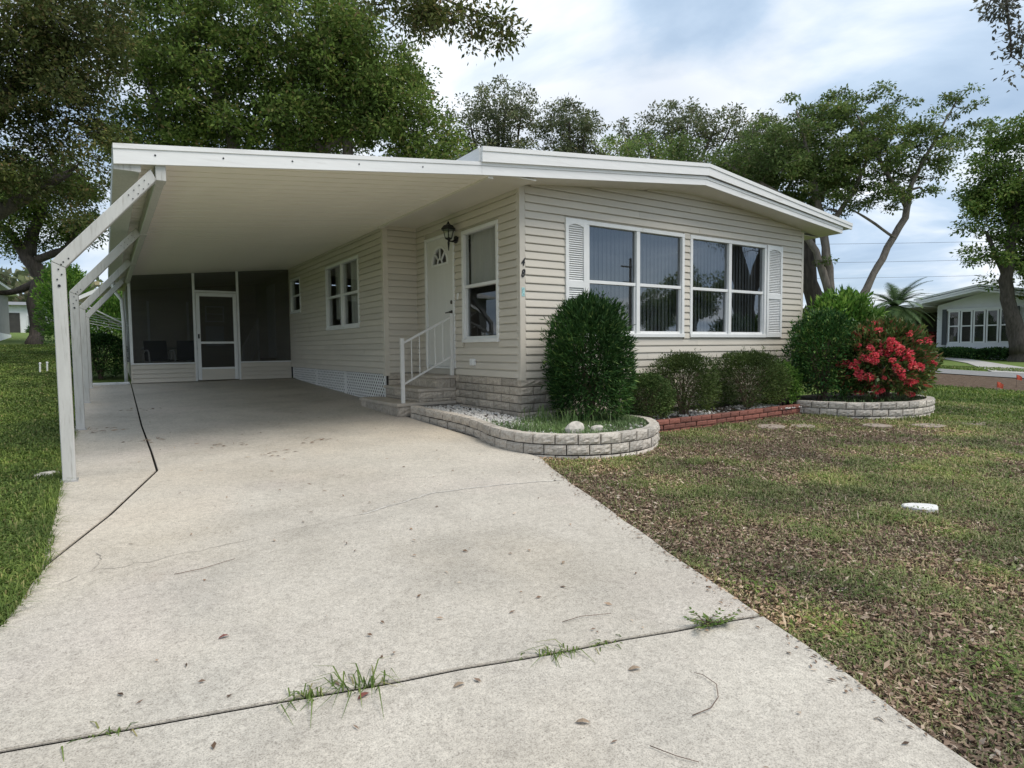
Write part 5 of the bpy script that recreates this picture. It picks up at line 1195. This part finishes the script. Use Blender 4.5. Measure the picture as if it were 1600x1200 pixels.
# dense oaks behind the carport
tree('oak_tree', 'big dense dark green oak rising behind the left half of the carport roof', (4.6, 26.6, 1.2),
     [[(4.6, 26.6, .9, .55), (4.7, 26.4, 4.5, .45), (4.9, 26.2, 7.5, .34), (4.3, 26.8, 10.5, .2), (3.6, 27.2, 13, .1)], [(4.8, 26.3, 6.2, .3), (6.2, 25.6, 9, .22), (6.6, 25.4, 12, .12), (7.6, 24.8, 14, .06)], [(4.7, 26.4, 5.4, .3), (2.6, 27.8, 8.5, .2), (1.8, 28.2, 12, .08)], [(5.4, 26, 7.6, .22), (8, 24.6, 9.5, .15), (9.6, 23.5, 10.5, .07)]],
     [(3.26, 27.39, 11.93, 3.24, 2.49), (6.02, 25.67, 13.0, 3.24, 2.49), (4.85, 26.21, 9.9, 3.2, 1.5), (2.30, 28.16, 13.9, 2.49, 2.24), (4.02, 27.13, 15.41, 2.99, 1.49), (2.0, 28.0, 9.2, 2.4, 1.6), (7.0, 25.0, 9.9, 2.2, 1.4)], 520, 74000, .17, .09, 'oak', 'barkl', 11, .72)
tree('oak_tree', 'dense oak leaning right behind the middle of the carport roof', (9.0, 24.4, .9),
     [[(9.0, 24.4, .8, .42), (8.8, 24.4, 4.5, .34), (8.4, 24.3, 8, .24), (8.2, 24.2, 11.5, .12), (8, 24.3, 14, .05)], [(8.7, 24.4, 6, .22), (10.2, 23, 8.6, .14), (11, 22.4, 10.3, .06)], [(8.5, 24.3, 7, .2), (7.2, 24.9, 9.6, .12), (6.8, 25.0, 11, .06)]],
     [(8.67, 23.83, 12.12, 2.5, 2.1), (10.2, 22.7, 9.6, 2.1, 1.5), (7.6, 24.5, 10.0, 2.1, 1.3), (7.93, 24.48, 14.0, 1.7, 1.5), (9.6, 23.2, 11.2, 1.8, 1.3), (10.9, 22.2, 8.2, 1.9, 1.2)], 330, 46000, .165, .085, 'oak', 'barkl', 12, .68)
t_left = tree('oak_tree', 'dark spreading oak with brownish leaves above the left lawn', (-4.2, 23.0, .9),
     [[(-4.2, 23, .7, .5), (-4.0, 22.9, 3.5, .42), (-3.2, 22.6, 6, .3), (-1.9, 22, 8.4, .18), (-.7, 21.4, 10, .07)], [(-3.9, 22.9, 4, .3), (-2.2, 22, 5.2, .18), (-.6, 21, 6.2, .08)], [(-3.4, 22.7, 5.6, .25), (-3.2, 22.5, 9, .16), (-2.5, 22.2, 11.5, .07)]],
     [(-1.19, 21.78, 9.92, 2.12, 1.59), (-.37, 21.12, 8.15, 1.4, 1.3), (-1.72, 21.97, 7.64, 1.41, 1.4), (-.1, 20.75, 6.3, .95, .95), (-1.5, 21.60, 5.87, 1.24, .7), (-.1, 20.65, 5.0, .6, .9), (-.27, 21.22, 10.62, 1.59, 1.06), (-3.8, 23, 9, 2.4, 2.0, .4)], 300, 42000, .125, .065, 'oakdark', 'barkd', 13, .55)
tree('oak_tree', 'crooked thick trunked oak standing in the left lawn before the far house', (-2.55, 34.7, 1.58),
     [[(-2.58, 34.7, 1.35, .36), (-2.52, 34.75, 2.0, .29), (-2.50, 34.8, 3.9, .27), (-2.25, 34.8, 4.6, .29), (-2.75, 34.9, 5.5, .30), (-2.5, 34.9, 6.4, .24), (-2.0, 34.8, 8, .16)], [(-2.3, 34.8, 4.5, .2), (-3.2, 35.2, 4.0, .13), (-4.4, 35.8, 3.9, .07)], [(-2.6, 34.9, 5.3, .2), (-1.3, 34.3, 5.9, .14), (-.6, 33.8, 7, .07)], [(-2.75, 34.9, 5.5, .24), (-3.3, 35.3, 6.6, .15), (-4.2, 35.8, 7.4, .07)]],
     [(-2.28, 34.84, 7.1, 2.4, 1.0), (-3.9, 35.59, 6.3, 1.43, 1.0), (-.98, 33.96, 6.9, 1.0, 1.0), (-2.6, 35, 8.6, 2.6, 1.4), (-1.2, 34, 8.8, 1.6, 1.2)], 110, 22000, .16, .085, 'oak', 'barkd', 14, .8)
# unseen oaks added on the left to block open sky and darken the carport
for i, (x, y, rz, lb) in enumerate(((-11.5, 17.5, 1.2, 'unseen oak added for shade outside the left border, farther one'), (-9.0, 9.5, 2.6, 'unseen oak added for shade outside the left border, nearer one'), (-13, 25, 4.0, 'unseen oak added for shade outside the left border, farthest one'))):
    copy_tree(t_left, (x, y, G(y)), rz, 1.0, lb, 'unseen oaks added for shade on the left')
# thin far oaks
far = [('thin grey oak with open crown above the house gable, left of the far pair', (20.6, 33.0, 1.0), [(21.20, 32.63, 15.6, 2.7, 2.0), (19.3, 33.8, 14.8, 2.0, 2.0), (20.8, 32.9, 12.6, 2.8, 1.6)]), ('thin grey oak with small round crown above the gable, right of the far pair', (24.3, 30.6, 1.0), [(24.47, 30.43, 14.9, 2.0, 1.6), (24.2, 30.6, 12.8, 1.7, 1.2)]),
       ('thin grey oak filling the gap left of the roof ridge', (26.2, 31.6, 1.0), [(26.4, 31.5, 13.2, 2.0, 1.3), (25.2, 32.4, 12.2, 1.6, 1.0)]), ('airy grey oak just left of the leaning oak', (36.0, 25.5, .9), [(36.0, 25.4, 14.6, 2.2, 1.5), (38.0, 24.0, 13.8, 2.0, 1.4), (35, 26, 12.4, 2.2, 1.2)]),
       ('wide grey oak crown with open branches above the roof ridge', (29.4, 27.1, .9), [(27.4, 28.4, 13.9, 2.2, 1.4), (29.73, 26.95, 14.6, 2.5, 1.6), (32.02, 25.42, 14.4, 2.3, 1.5), (30, 26.8, 12.2, 3.2, 1.4), (33.5, 24.4, 12.6, 2.2, 1.3)])]
for i, (lb, o, cl_) in enumerate(far):
    x, y, z = o; top = cl_[0][2]
    lm = [[(x, y, z-.2, .34), (x+.1, y, z+5, .27), (x+.2, y, z+8.5, .2), (x+.3, y, top, .06)]]
    for c in cl_: lm.append([(x+.15, y, z+7.5, .17), ((x+c[0])/2, (y+c[1])/2, (z+7.5+c[2])/2, .12), (c[0], c[1], c[2]+.5, .05)]); lm.append([(x+.15, y, z+8, .14), ((x+c[0])/2+.8, (y+c[1])/2-.3, (z+8+c[2])/2, .10), (c[0]+.9, c[1]-.5, c[2]+.6, .04)])
    tree('oak_tree', lb, o, lm, cl_, 260 if i not in (1, 2) else 130, 15000 if i not in (1, 2) else 8000, .19, .095, 'oakhaze', 'barkd', 20+i, .50, 'far thin oaks')
# multi trunk oak right of the house
tree('oak_tree', 'multi trunked oak with a leaning stem right of the house, broad airy crown', (15.75, 8.9, .33),
     [[(15.72, 8.9, .2, 0.164), (15.74, 8.9, 1.9, 0.140), (15.80, 8.95, 3.0, 0.117), (15.70, 9.05, 4.1, 0.101), (15.3, 9.3, 6.2, 0.055), (15.1, 9.5, 7.3, 0.023)], [(15.76, 8.93, 2.6, 0.101), (15.45, 9.1, 3.7, 0.086), (14.6, 9.7, 5.2, 0.055), (13.6, 10.5, 6.0, 0.023)], [(15.9, 8.75, .2, 0.125), (16.05, 8.66, 1.9, 0.101), (16.55, 8.38, 2.7, 0.094), (16.95, 8.2, 3.5, 0.090), (17.45, 7.92, 4.55, 0.078), (17.62, 7.85, 5.4, 0.062), (18.3, 7.5, 6.8, 0.031), (18.7, 7.3, 7.6, 0.016)], [(17.5, 7.9, 4.8, 0.062), (16.9, 8.3, 6.0, 0.047), (16.5, 8.7, 7.2, 0.023)], [(15.7, 9.05, 4.2, 0.078), (16.4, 8.7, 5.2, 0.055), (16.9, 8.4, 6.6, 0.031)], [(15.6, 9.1, 4.4, 0.062), (14.3, 10.1, 5.3, 0.047), (12.8, 11.1, 6.2, 0.023)], [(17.2, 8.0, 4.0, 0.039), (16.6, 8.4, 4.5, 0.031), (16.2, 8.7, 4.8, 0.016)]],
     [(14.29, 10.13, 6.15, 1.16, .8), (15.30, 9.53, 6.95, 1.33, .75), (16.42, 8.81, 7.25, 1.25, .62), (17.37, 8.15, 6.8, 1.16, .62), (18.72, 7.31, 7.55, .62, .40, .8), (17.89, 7.75, 6.04, 1.0, .6), (16.37, 8.75, 6.06, 1.33, .72), (15.10, 9.55, 5.58, 1.16, .62), (13.84, 10.37, 5.42, .75, .5), (17.30, 8.07, 5.1, 1.08, .42), (18.40, 7.45, 6.5, .7, .45), (12.63, 11.23, 6.2, .9, .55), (16.18, 8.79, 5.0, 1.0, .35), (19.1, 7.0, 6.9, .5, .35, .6), (11.6, 12.0, 6.2, 1.0, .5), (15.70, 9.0, 3.41, .45, .25, .5), (16.3, 8.6, 3.0, .25, .2, .5)], 560, 46000, .085, .046, 'oakmid', 'barkl', 31, .25, flat=.45)
tree('oak_tree', 'thick dark trunked tree directly behind the right house corner', (16.45, 9.70, .35),
     [[(16.55, 9.50, .2, .30), (16.50, 9.55, 1.8, .25), (16.20, 9.75, 3.0, .21), (16.15, 9.80, 4.6, .16), (16.65, 9.40, 6.2, .08)], [(16.17, 9.80, 4.0, .12), (15.35, 10.40, 5.4, .07), (14.85, 10.70, 6.4, .03)]],
     [(15.95, 10.00, 5.9, 1.5, .8), (14.75, 11.00, 5.9, 1.3, .7), (17.15, 9.30, 6.2, 1.3, .9), (13.35, 12.10, 5.9, 1.2, .6)], 240, 19000, .09, .048, 'oakmid', 'barkd', 32, .26, flat=.45)
shrub('broad_shrub', 'dark leafy shrub between the tree trunks right of the house corner', 'shrub', (16.9, 10.2, .36), (1.1, .9, 1.9), 7000, .09, .045, 'oak', 77, 2, .4, .2)
# right oak before the white neighbour house
c0 = np.array([0, 0, 1.28])
def sc_(p, k=.81): q = c0+(np.array(p[:3])-c0)*k; return (*q, *[v*k for v in p[3:5]])
T6 = [sc_(p) for p in [(44.04, 15.00, 12.6, 2.0, 1.7), (44.83, 14.23, 9.32, 2.5, 2.1), (43.15, 15.13, 6.6, 1.3, 1.3), (45.2, 13.7, 5.4, 1.9, 1.5), (42.63, 15.66, 8.98, .95, 1.3), (45.48, 14.12, 13.4, 1.8, 1.4), (43.63, 15.10, 10.46, 1.8, 1.4), (46.5, 13, 8, 2.5, 3), (46.5, 12.6, 4.6, 1.8, 1.0), (45.8, 13.6, 6.8, 1.8, 1.3)]]
bb = np.array([36.3, 11.1]); gz6 = G(11.1)
tree('oak_tree', 'forked oak in front of the white neighbour house at the right edge', (bb[0], bb[1], gz6), [[(bb[0], bb[1], gz6-.2, .62), (bb[0]-.05, bb[1]+.1, gz6+.8, .46), (bb[0]-.35, bb[1]+.4, 2.6, .30), (bb[0]-.5, bb[1]+.6, 4.2, .26), (bb[0]-.4, bb[1]+.4, 6.5, .18), (bb[0]-.2, bb[1]+.3, 9.5, .07)], [(bb[0], bb[1], gz6+.7, .36), (bb[0]+.5, bb[1]-.5, 2.3, .28), (bb[0]+1.1, bb[1]-.9, 4.5, .2), (bb[0]+1, bb[1]-.6, 8, .1)], [(bb[0]-.5, bb[1]+.6, 4.2, .14), (bb[0]-1.2, bb[1]+1.2, 6.5, .08)]],
     T6, 360, 44000, .17, .095, 'oakbright', 'barkd', 41, .6)
# near oak on the left whose limb hangs over the driveway
tree('oak_tree', 'near oak left of the driveway, only a leafy hanging branch shows at the top', (-4.6, 1.6, .05),
     [[(-4.6, 1.6, -.1, .42), (-4.5, 1.7, 2.6, .34), (-4.0, 2.3, 4.6, .26), (-2.2, 3.7, 6.0, .16), (.4, 5.2, 6.5, .09), (2.0, 6.0, 6.0, .05), (2.7, 6.2, 5.4, .03), (3.1, 6.0, 4.95, .015), (3.6, 5.7, 4.75, .008)], [(-4.2, 2.0, 4.2, .2), (-4.8, .6, 6.4, .12), (-5.2, -.6, 8, .05)], [(2.0, 6.0, 6.0, .04), (2.55, 6.3, 5.3, .02), (2.65, 6.3, 4.95, .01)]],
     [(2.65, 6.27, 4.96, .36, .10, 3), (3.05, 6.03, 4.76, .36, .18, 3), (3.38, 5.81, 4.70, .27, .18, 3), (3.64, 5.64, 4.62, .15, .15, 3), (3.26, 5.87, 4.50, .16, .08, 3), (2.7, 6.25, 5.3, .45, .25), (-5, 0, 8, 2.6, 1.4, .025), (-4, 2, 7.5, 2.2, 1.3, .025)], 150, 13000, .062, .028, 'oakdark', 'barkd', 51, .17, flat=.9)
# near oak on the right with grey moss
tree('oak_tree', 'near oak beyond the right edge, only a drooping mossy branch shows', (17.6, .6, .02),
     [[(17.6, .6, -.1, .40), (17.2, .7, 1.6, .34), (16.4, .9, 3.6, .26), (15.2, 1.3, 5.6, .18), (12.8, 2.3, 7.0, .11), (10.7, 3.1, 6.7, .06), (9.95, 3.38, 5.9, .02), (10.0, 3.3, 5.0, .008)], [(17.0, .75, 2.4, .24), (18.6, .2, 4.4, .15), (19.4, -.4, 6.8, .06)], [(16.2, 1.0, 4.0, .16), (16.6, .0, 6.0, .1), (16.9, -.6, 7.4, .05)], [(10.2, 3.2, 6.2, .02), (9.8, 3.45, 5.8, .01), (9.75, 3.5, 5.6, .006)]],
     [(9.97, 3.36, 5.75, .16, .12, 4), (10.02, 3.27, 5.3, .08, .24, 6), (10.03, 3.24, 4.92, .05, .18, 6), (9.84, 3.46, 5.74, .10, .06, 4), (18.2, .2, 5.2, 1.5, 1.0, .09), (16.9, .3, 5.0, 1.2, .7, .09), (18.6, -.2, 7.4, 2.4, 1.2, .05), (15.6, 1.0, 5.2, .5, .4, .3), (13.4, 2.0, 8.0, 1.6, .7, .05)], 190, 17000, .075, .034, 'moss', 'barkd', 52, .24, droop=.15, flat=.9)
# trees across the way behind the camera: they are what the front windows mirror
tb1 = tree('oak_tree', 'round oak across the street behind the viewer, seen mirrored in the right windows', (46, -26, -.1),
     [[(46, -26, -.3, .4), (46.1, -26, 3, .3), (46, -25.8, 6, .15)], [(46, -26, 2.5, .2), (44.3, -25.6, 5, .1)], [(46, -26, 2.8, .2), (47.8, -26.2, 5.2, .1)]],
     [(46, -26, 6.2, 3.2, 2.2), (44, -25.5, 5, 2.0, 1.4), (48, -26.4, 5.2, 2.2, 1.5)], 70, 13000, .26, .14, 'oak', 'barkd', 61, .9, 'trees mirrored in the windows')
for i, (x, y, s, lb) in enumerate(((58, -42, 1.0, 'oak across the street behind the viewer, middle of the mirrored row'), (50, -55, .8, 'oak across the street behind the viewer, left of the mirrored row'), (72, -55, .9, 'oak across the street behind the viewer, far right of the mirrored row'), (66, -62, .8, 'oak in the second row behind the viewer'))):
    copy_tree(tb1, (x, y, -.12), i*1.3, s, lb, 'trees mirrored in the windows')
up_ = empty('utility_pole', (38, -26, -.15), 0, 'tall utility pole across the street behind the viewer', 'utility pole'); MB().bar((0, 0, -.5), (0, 0, 9), .16, 10, .11).build('pole', 'woodpole', up_); MB().box(-1.1, 1.1, -.05, .05, 8.2, 8.32).build('crossarm', 'woodpole', up_); MB().box(-.8, .8, -.05, .05, 6.9, 7.0).build('crossarm', 'woodpole', up_)

# shrubs and trees on the left beyond the carport
shrub('cypress_bush', 'light green feathery bush beyond the bent carport posts, left and taller', 'shrub', (-1.1, 26.8, G(26.8, -1)), (.8, .8, 3.1), 9000, .12, .05, 'bright', 71, 2, .6, .2, .6)
shrub('cypress_bush', 'light green feathery bush seen between the last carport posts', 'shrub', (.35, 25.4, G(25.4, .3)), (1.0, .9, 2.1), 8000, .12, .05, 'bright', 72, 2, .6, .2, .6)
shrub('dark_hedge', 'dark clipped hedge beside the porch beyond the last carport post', 'hedge', (-.12, 17.3, G(17.3, 0)), (.52, .6, .98), 14000, .045, .026, 'podo', 73, 3, .2, .06)
shrub('broad_shrub', 'yellowish green shrub across the street behind the bright shrub', 'shrub', (27.2, 14.2, .5), (1.7, 1.4, 2.3), 7000, .17, .07, 'oakbright', 74, 2, .4, .15)
shrub('broad_shrub', 'low green shrub behind the leaning oak stem', 'shrub', (19.0, 11.6, .4), (1.3, 1.1, 1.65), 6000, .12, .05, 'oak', 75, 2, .4, .15)

# palm
pm = empty('palm_tree', (30.0, 13.9, G(13.9)), 0, 'small feathery palm in front of the neighbour carport', 'palm')
MB().tube([(0, 0, -.1), (.03, 0, .8), (0, .02, 1.7), (0, 0, 2.45)], [.13, .12, .15, .2], 9).build('trunk', 'barkl', pm, True)
rs = random.Random(5)
for i in range(52):
    a_ = i*2.4; el = rs.uniform(-.35, 1.15); L = rs.uniform(1.5, 1.95); p = Vector((0, 0, 2.45)); d = Vector((math.cos(a_)*math.cos(el), math.sin(a_)*math.cos(el), math.sin(el))); pts = [p.copy()]
    for k in range(8): p = p+d*L/8; d = (d+Vector((0, 0, -.17))).normalized(); pts.append(p.copy())
    mb = MB().tube(pts, [.014*(1-.8*k/8) for k in range(9)], 4); V = []
    for k in range(8):
        for t in (0, .2, .4, .6, .8):
            c = pts[k].lerp(pts[k+1], t); ax = (pts[k+1]-pts[k]).normalized(); sd_ = ax.cross(Vector((0, 0, 1))).normalized(); ln = .34*math.sin(math.pi*min(1, (k+t+1.2)/9))+.06
            for s in (-1, 1):
                e_ = c+sd_*s*ln*.8+ax*ln*.6+Vector((0, 0, -.10*ln+.03)); w = ax*.02; mb.add([c-w, c+w, e_], [(0, 1, 2)])
    mb.build('frond', 'palm', pm, fix=False)

# ------------------------------------------------------------------ neighbour house on the right
NX = 38.0; nz = .50
nh = empty('neighbour_house', (NX, 13, nz), 0, 'white sided house with bay windows and layered roof edge across the street', 'house')
nh_o = Vector((NX, 13, nz))
def NB(name, m, x0, x1, y0, y1, z0, z1, par=None, bevel=0):
    o = MB().box(x0, x1, y0, y1, z0, z1).build(name, m, None, bevel=bevel); o.parent = par or nh; o.location = -nh_o if par is None else (0, 0, 0); return o
def NP(mb, name, m, par=None): o = mb.build(name, m, None); o.parent = par or nh; o.location = -nh_o if par is None else (0, 0, 0); return o
yl, yr, yc = 15.45, 11.3, 13.2
NP(MB().prism([(yl-.02, nz-.3), (yr+.02, nz-.3), (yr+.02, 3.35), (yc, 3.95), (yl-.02, 3.35)], NX+.03, NX+12, 'x'), 'wall', 'nsiding')
def nsid(x, y0, y1, z0, z1, holes=()):
    z = z0
    while z < z1:
        spans = [(y0, y1)]
        for h0, h1, a_, b_ in holes:
            if a_ < z+.15 and b_ > z+.03: spans = [(y0, h0), (h1, y1)]
        for s0, s1 in spans:
            if s1-s0 > .03: NP(MB().prism([(x+.03, z), (x-.012, z), (x+.012, z+.17), (x+.03, z+.17)], s0, s1, 'y'), 'siding_board', 'nsiding')
        z += .17
bay = [(15.15, 38.0), (14.75, 37.72), (11.15, 37.72), (10.75, 38.0)]
nsid(NX, yr, yl, nz+.1, 3.3, [(12.0, 14.8, 1.3, 3.1)])
# bow window: five lights
cols = np.linspace(14.85, 12.0, 6)
NB('bow_base', 'nsiding', 37.78, 38, 11.95, 14.9, 1.0, 1.30); NB('bow_head', 'nsiding', 37.74, 38, 11.92, 14.93, 3.0, 3.12)
for i in range(5):
    y1, y0 = cols[i], cols[i+1]; fo = NB('window', 'white', 37.77, 37.80, y0+.02, y1-.02, 1.3, 1.37)
    for a_ in ((y0+.02, y0+.09, 1.37, 2.93), (y1-.09, y1-.02, 1.37, 2.93), (y0+.02, y1-.02, 2.93, 3.0), (y0+.09, y1-.09, 2.16, 2.22)): o = MB().box(37.77, 37.80, a_[0], a_[1], a_[2], a_[3]).build('frame', 'white', fo)
    for za, zb_ in ((1.37, 2.16), (2.22, 2.93)): MB().box(37.79, 37.795, y0+.09, y1-.09, za, zb_).build('pane', 'glass_side', fo)
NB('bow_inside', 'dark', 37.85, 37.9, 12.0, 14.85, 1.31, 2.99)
for y in (15.0, 11.85): NB('shutter', 'ngray', 37.74, 37.79, y-.11, y+.11, 1.2, 3.1)
# roof with layered edge
for k, (xo, zo, th, ov) in enumerate(((36.9, .0, .10, .35), (36.95, .13, .09, .30), (37.0, .26, .10, .42))):
    for sgn, ye in ((1, yl+.35+ov), (-1, yr-.35-ov)):
        zc = 4.02+zo-.1; ze = 3.36+zo
        NP(MB().prism([(yc, zc), (ye, ze), (ye, ze+th), (yc, zc+th)], xo, NX+12.2, 'x'), 'roof_panel', 'fascia')
# carport and screened room on the left side
for k, (zo, th) in enumerate(((.0, .09), (.11, .08))):
    NP(MB().prism([(yl+.3, 3.28+zo), (21.5, 2.96+zo), (21.5, 2.96+th+zo), (yl+.3, 3.28+th+zo)], 36.8+.05*k, NX+12, 'x'), 'carport_roof', 'fascia')
for y in (18.2, 21.2): NB('carport_post', 'white', 37.0, 37.1, y-.05, y+.05, nz, 3.0)
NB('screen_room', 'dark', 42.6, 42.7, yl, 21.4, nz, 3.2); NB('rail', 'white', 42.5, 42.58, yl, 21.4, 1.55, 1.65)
for y in (16.6, 18.2, 19.8): NB('screen_post', 'white', 42.5, 42.58, y-.04, y+.04, nz, 3.1)
NB('chimney_vent', 'white', 41, 41.2, 13.9, 14.1, 4.0, 4.7)
hg = empty('low_hedge', (37.2, 12.6, .46), 0, 'low dark hedge under the bow window of the white neighbour house', 'hedge')
rg = np.random.default_rng(81); n = 12000; X = rg.uniform(-.5, .4, n); Y = rg.uniform(-2.6, 2.9, n); Z = rg.random(n)**.6*(.42+.25*fbm(Y*1.5+9, X, 3)); V, Fq = leaves(np.stack([X, Y, Z], 1), rg.normal(size=(n, 3)), rg.normal(size=(n, 3))+np.array([0, 0, 1]), .11, .06, .1); np_obj('foliage', V, Fq, 'podo', hg)
# red car
car = empty('parked_car', (39.4, 16.9, .55), R(90), 'dark red car parked under the neighbour carport', 'car')
prof = [(-2.1, .30), (-2.15, .62), (-2.05, .88), (-1.2, .98), (-.55, 1.40), (.9, 1.42), (1.55, 1.02), (2.05, .98), (2.15, .62), (2.1, .30)]
b = bmesh.new(); sec = []
for s, k in ((-.86, .985), (-.80, 1.0), (.80, 1.0), (.86, .985)):
    sec.append([b.verts.new(((.84 if abs(s) > .83 else 1)*0+(s*(.86 if z > 1.05 else 1)), x, z*(k if z > .9 else 1))) for x, z in prof])
for i in range(3):
    for j in range(len(prof)): j2 = (j+1) % len(prof); b.faces.new((sec[i][j], sec[i][j2], sec[i+1][j2], sec[i+1][j]))
b.faces.new(sec[0][::-1]); b.faces.new(sec[3]); bmesh.ops.recalc_face_normals(b, faces=b.faces); bmesh.ops.bevel(b, geom=b.edges[:], offset=.04, segments=2, affect='EDGES'); me = bpy.data.meshes.new('body'); b.to_mesh(me); b.free(); me.materials.append(MT['redpaint']); me.polygons.foreach_set('use_smooth', [True]*len(me.polygons)); link(bpy.data.objects.new('body', me), car)
MB().add([(-.62, 1.52, 1.06), (.62, 1.52, 1.06), (.56, .98, 1.37), (-.56, .98, 1.37), (-.62, 1.50, 1.05), (.62, 1.50, 1.05), (.56, .96, 1.36), (-.56, .96, 1.36)], [(0, 1, 2, 3), (7, 6, 5, 4), (0, 4, 5, 1), (1, 5, 6, 2), (2, 6, 7, 3), (3, 7, 4, 0)]).build('rear_window', 'ngray', car)
for s in (-1, 1):
    MB().box(s*.60-.16, s*.60+.16, 2.02, 2.12, .72, .90).build('tail_light', 'tail', car, bevel=.02); MB().box(s*.755-.01, s*.755+.01, -.5, .85, 1.06, 1.32).build('side_window', 'ngray', car)
    for y in (-1.35, 1.35):
        w = MB().bar((s*.68, y, .30), (s*.87, y, .30), .31, 20).build('wheel', 'rubber', car); MB().bar((s*.872, y, .30), (s*.885, y, .30), .19, 14).build('rim', 'galv', w)
MB().box(-.16, .16, 2.13, 2.15, .62, .74).build('number_plate', 'plate', car); MB().box(-.8, .8, 2.08, 2.2, .36, .54).build('bumper', 'redpaint', car, bevel=.03)
# more distant white house at the right edge
fh = empty('far_house', (62, 17.5, .6), 0, 'bright white house wall beyond the forked oak at the right edge', 'house'); 
def simple_house(root, w, d, h, rh, m, roofm, win=()):
    MB().box(-w/2, w/2, -d/2, d/2, -.4, h).build('wall', m, root); MB().prism([(-d/2-.4, h), (d/2+.4, h), (0, h+rh)], -w/2-.3, w/2+.3, 'x').build('roof', roofm, root)
    for x, z, ww, hh in win:
        f_ = MB().box(x-ww/2-.06, x+ww/2+.06, -d/2-.05, -d/2-.01, z-hh/2-.06, z+hh/2+.06).build('window', 'white', root); MB().box(x-ww/2, x+ww/2, -d/2-.06, -d/2-.051, z-hh/2, z+hh/2).build('pane', 'glass_side', f_)
simple_house(fh, 6, 12, 2.7, .7, 'nsiding', 'fascia', ((0, 1.6, 1.2, 1.1),)); fh.rotation_euler.z = R(-15)
# left neighbours
ln = empty('neighbour_house', (-7.75, 36.8, G(36, -6)), 0, 'grey sided house with white roof edge at the left border', 'house')
MB().box(-3.5, 3.5, -3.3, 6, .5, 2.6).build('wall', 'gsiding', ln); MB().box(-3.45, 3.55, -3.35, 6, -.3, .499).build('foundation', 'nsiding', ln); MB().box(-3.9, 3.95, -3.8, 6.3, 2.6, 2.72).build('eave', 'white', ln); MB().prism([(-3.9, 2.721), (3.9, 2.721), (0, 3.3)], -3.75, 6.2, 'y').build('roof', 'fascia', ln)
for i in range(14): MB().prism([(-3.5, .5+i*.15), (3.5, .5+i*.15), (3.5, .64+i*.15), (-3.5, .64+i*.15)], -3.325, -3.301, 'y').build('siding_board', 'gsiding', ln)
MB().box(3.52, 3.6, -3.25, -3.17, .0, 2.6).build('downspout', 'ngray', ln)
lf = empty('far_house', (-5.2, 61, 2.35), R(-5), 'pale far house with a dark garage opening behind the crooked oak', 'house'); simple_house(lf, 11, 8, 2.35, .5, 'nsiding', 'gsiding', ((1.6, 1.2, 1.3, .8), (-2.2, 1.2, 1.2, .9)))
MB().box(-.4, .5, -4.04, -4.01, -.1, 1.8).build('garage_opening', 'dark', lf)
for i, (x, y) in enumerate(((.2, 55.0), (1.3, 55.4))): shrub('yard_shrub', ('small dark shrub before the far pale house, left one', 'small dark shrub before the far pale house, right one')[i], 'shrub', (x-3.9, y, 2.25), (.7, .6, .9), 1500, .2, .1, 'podo', 90+i, group='shrubs before the far house')
# tree belt closing the view far behind
rg = np.random.default_rng(91); n = 46000; a_ = np.radians(rg.uniform(-14, 82, n)); rr_ = rg.uniform(75, 100, n); hgt = 3.0+6.5*fbm(np.degrees(a_)*.23+40, rr_*0+3, 4); Z = rg.random(n)**.8*hgt
Z = Z*np.where(np.degrees(a_) > 55, .42, 1); Pn = np.stack([rr_*np.sin(a_), rr_*np.cos(a_), Z+.6+np.where(np.degrees(a_) < 25, 1.5, 0)], 1); V, Fq = leaves(Pn, rg.normal(size=(n, 3)), rg.normal(size=(n, 3))+np.array([0, 0, .5]), .9, .55, .1); tag(np_obj('distant_wood', V, Fq, 'oakhaze'), 'far belt of trees along the horizon behind the houses', 'wood', kind='stuff')
# power lines
for i, (z0, z1) in enumerate(((12.2, 11.0), (10.4, 9.2), (8.8, 7.7))):
    p, q = Vector((45, 42, z1)), Vector((95, 14, z0)); pts = [p.lerp(q, t)-Vector((0, 0, 1.2*4*t*(1-t)*.25)) for t in np.linspace(0, 1, 14)]
    tag(MB().tube(pts, [.016]*14, 4).build('power_line', 'wire', None, fix=False), ('topmost', 'middle', 'lowest')[i]+' of three thin power lines in the sky above the palm', 'power line', 'power lines')
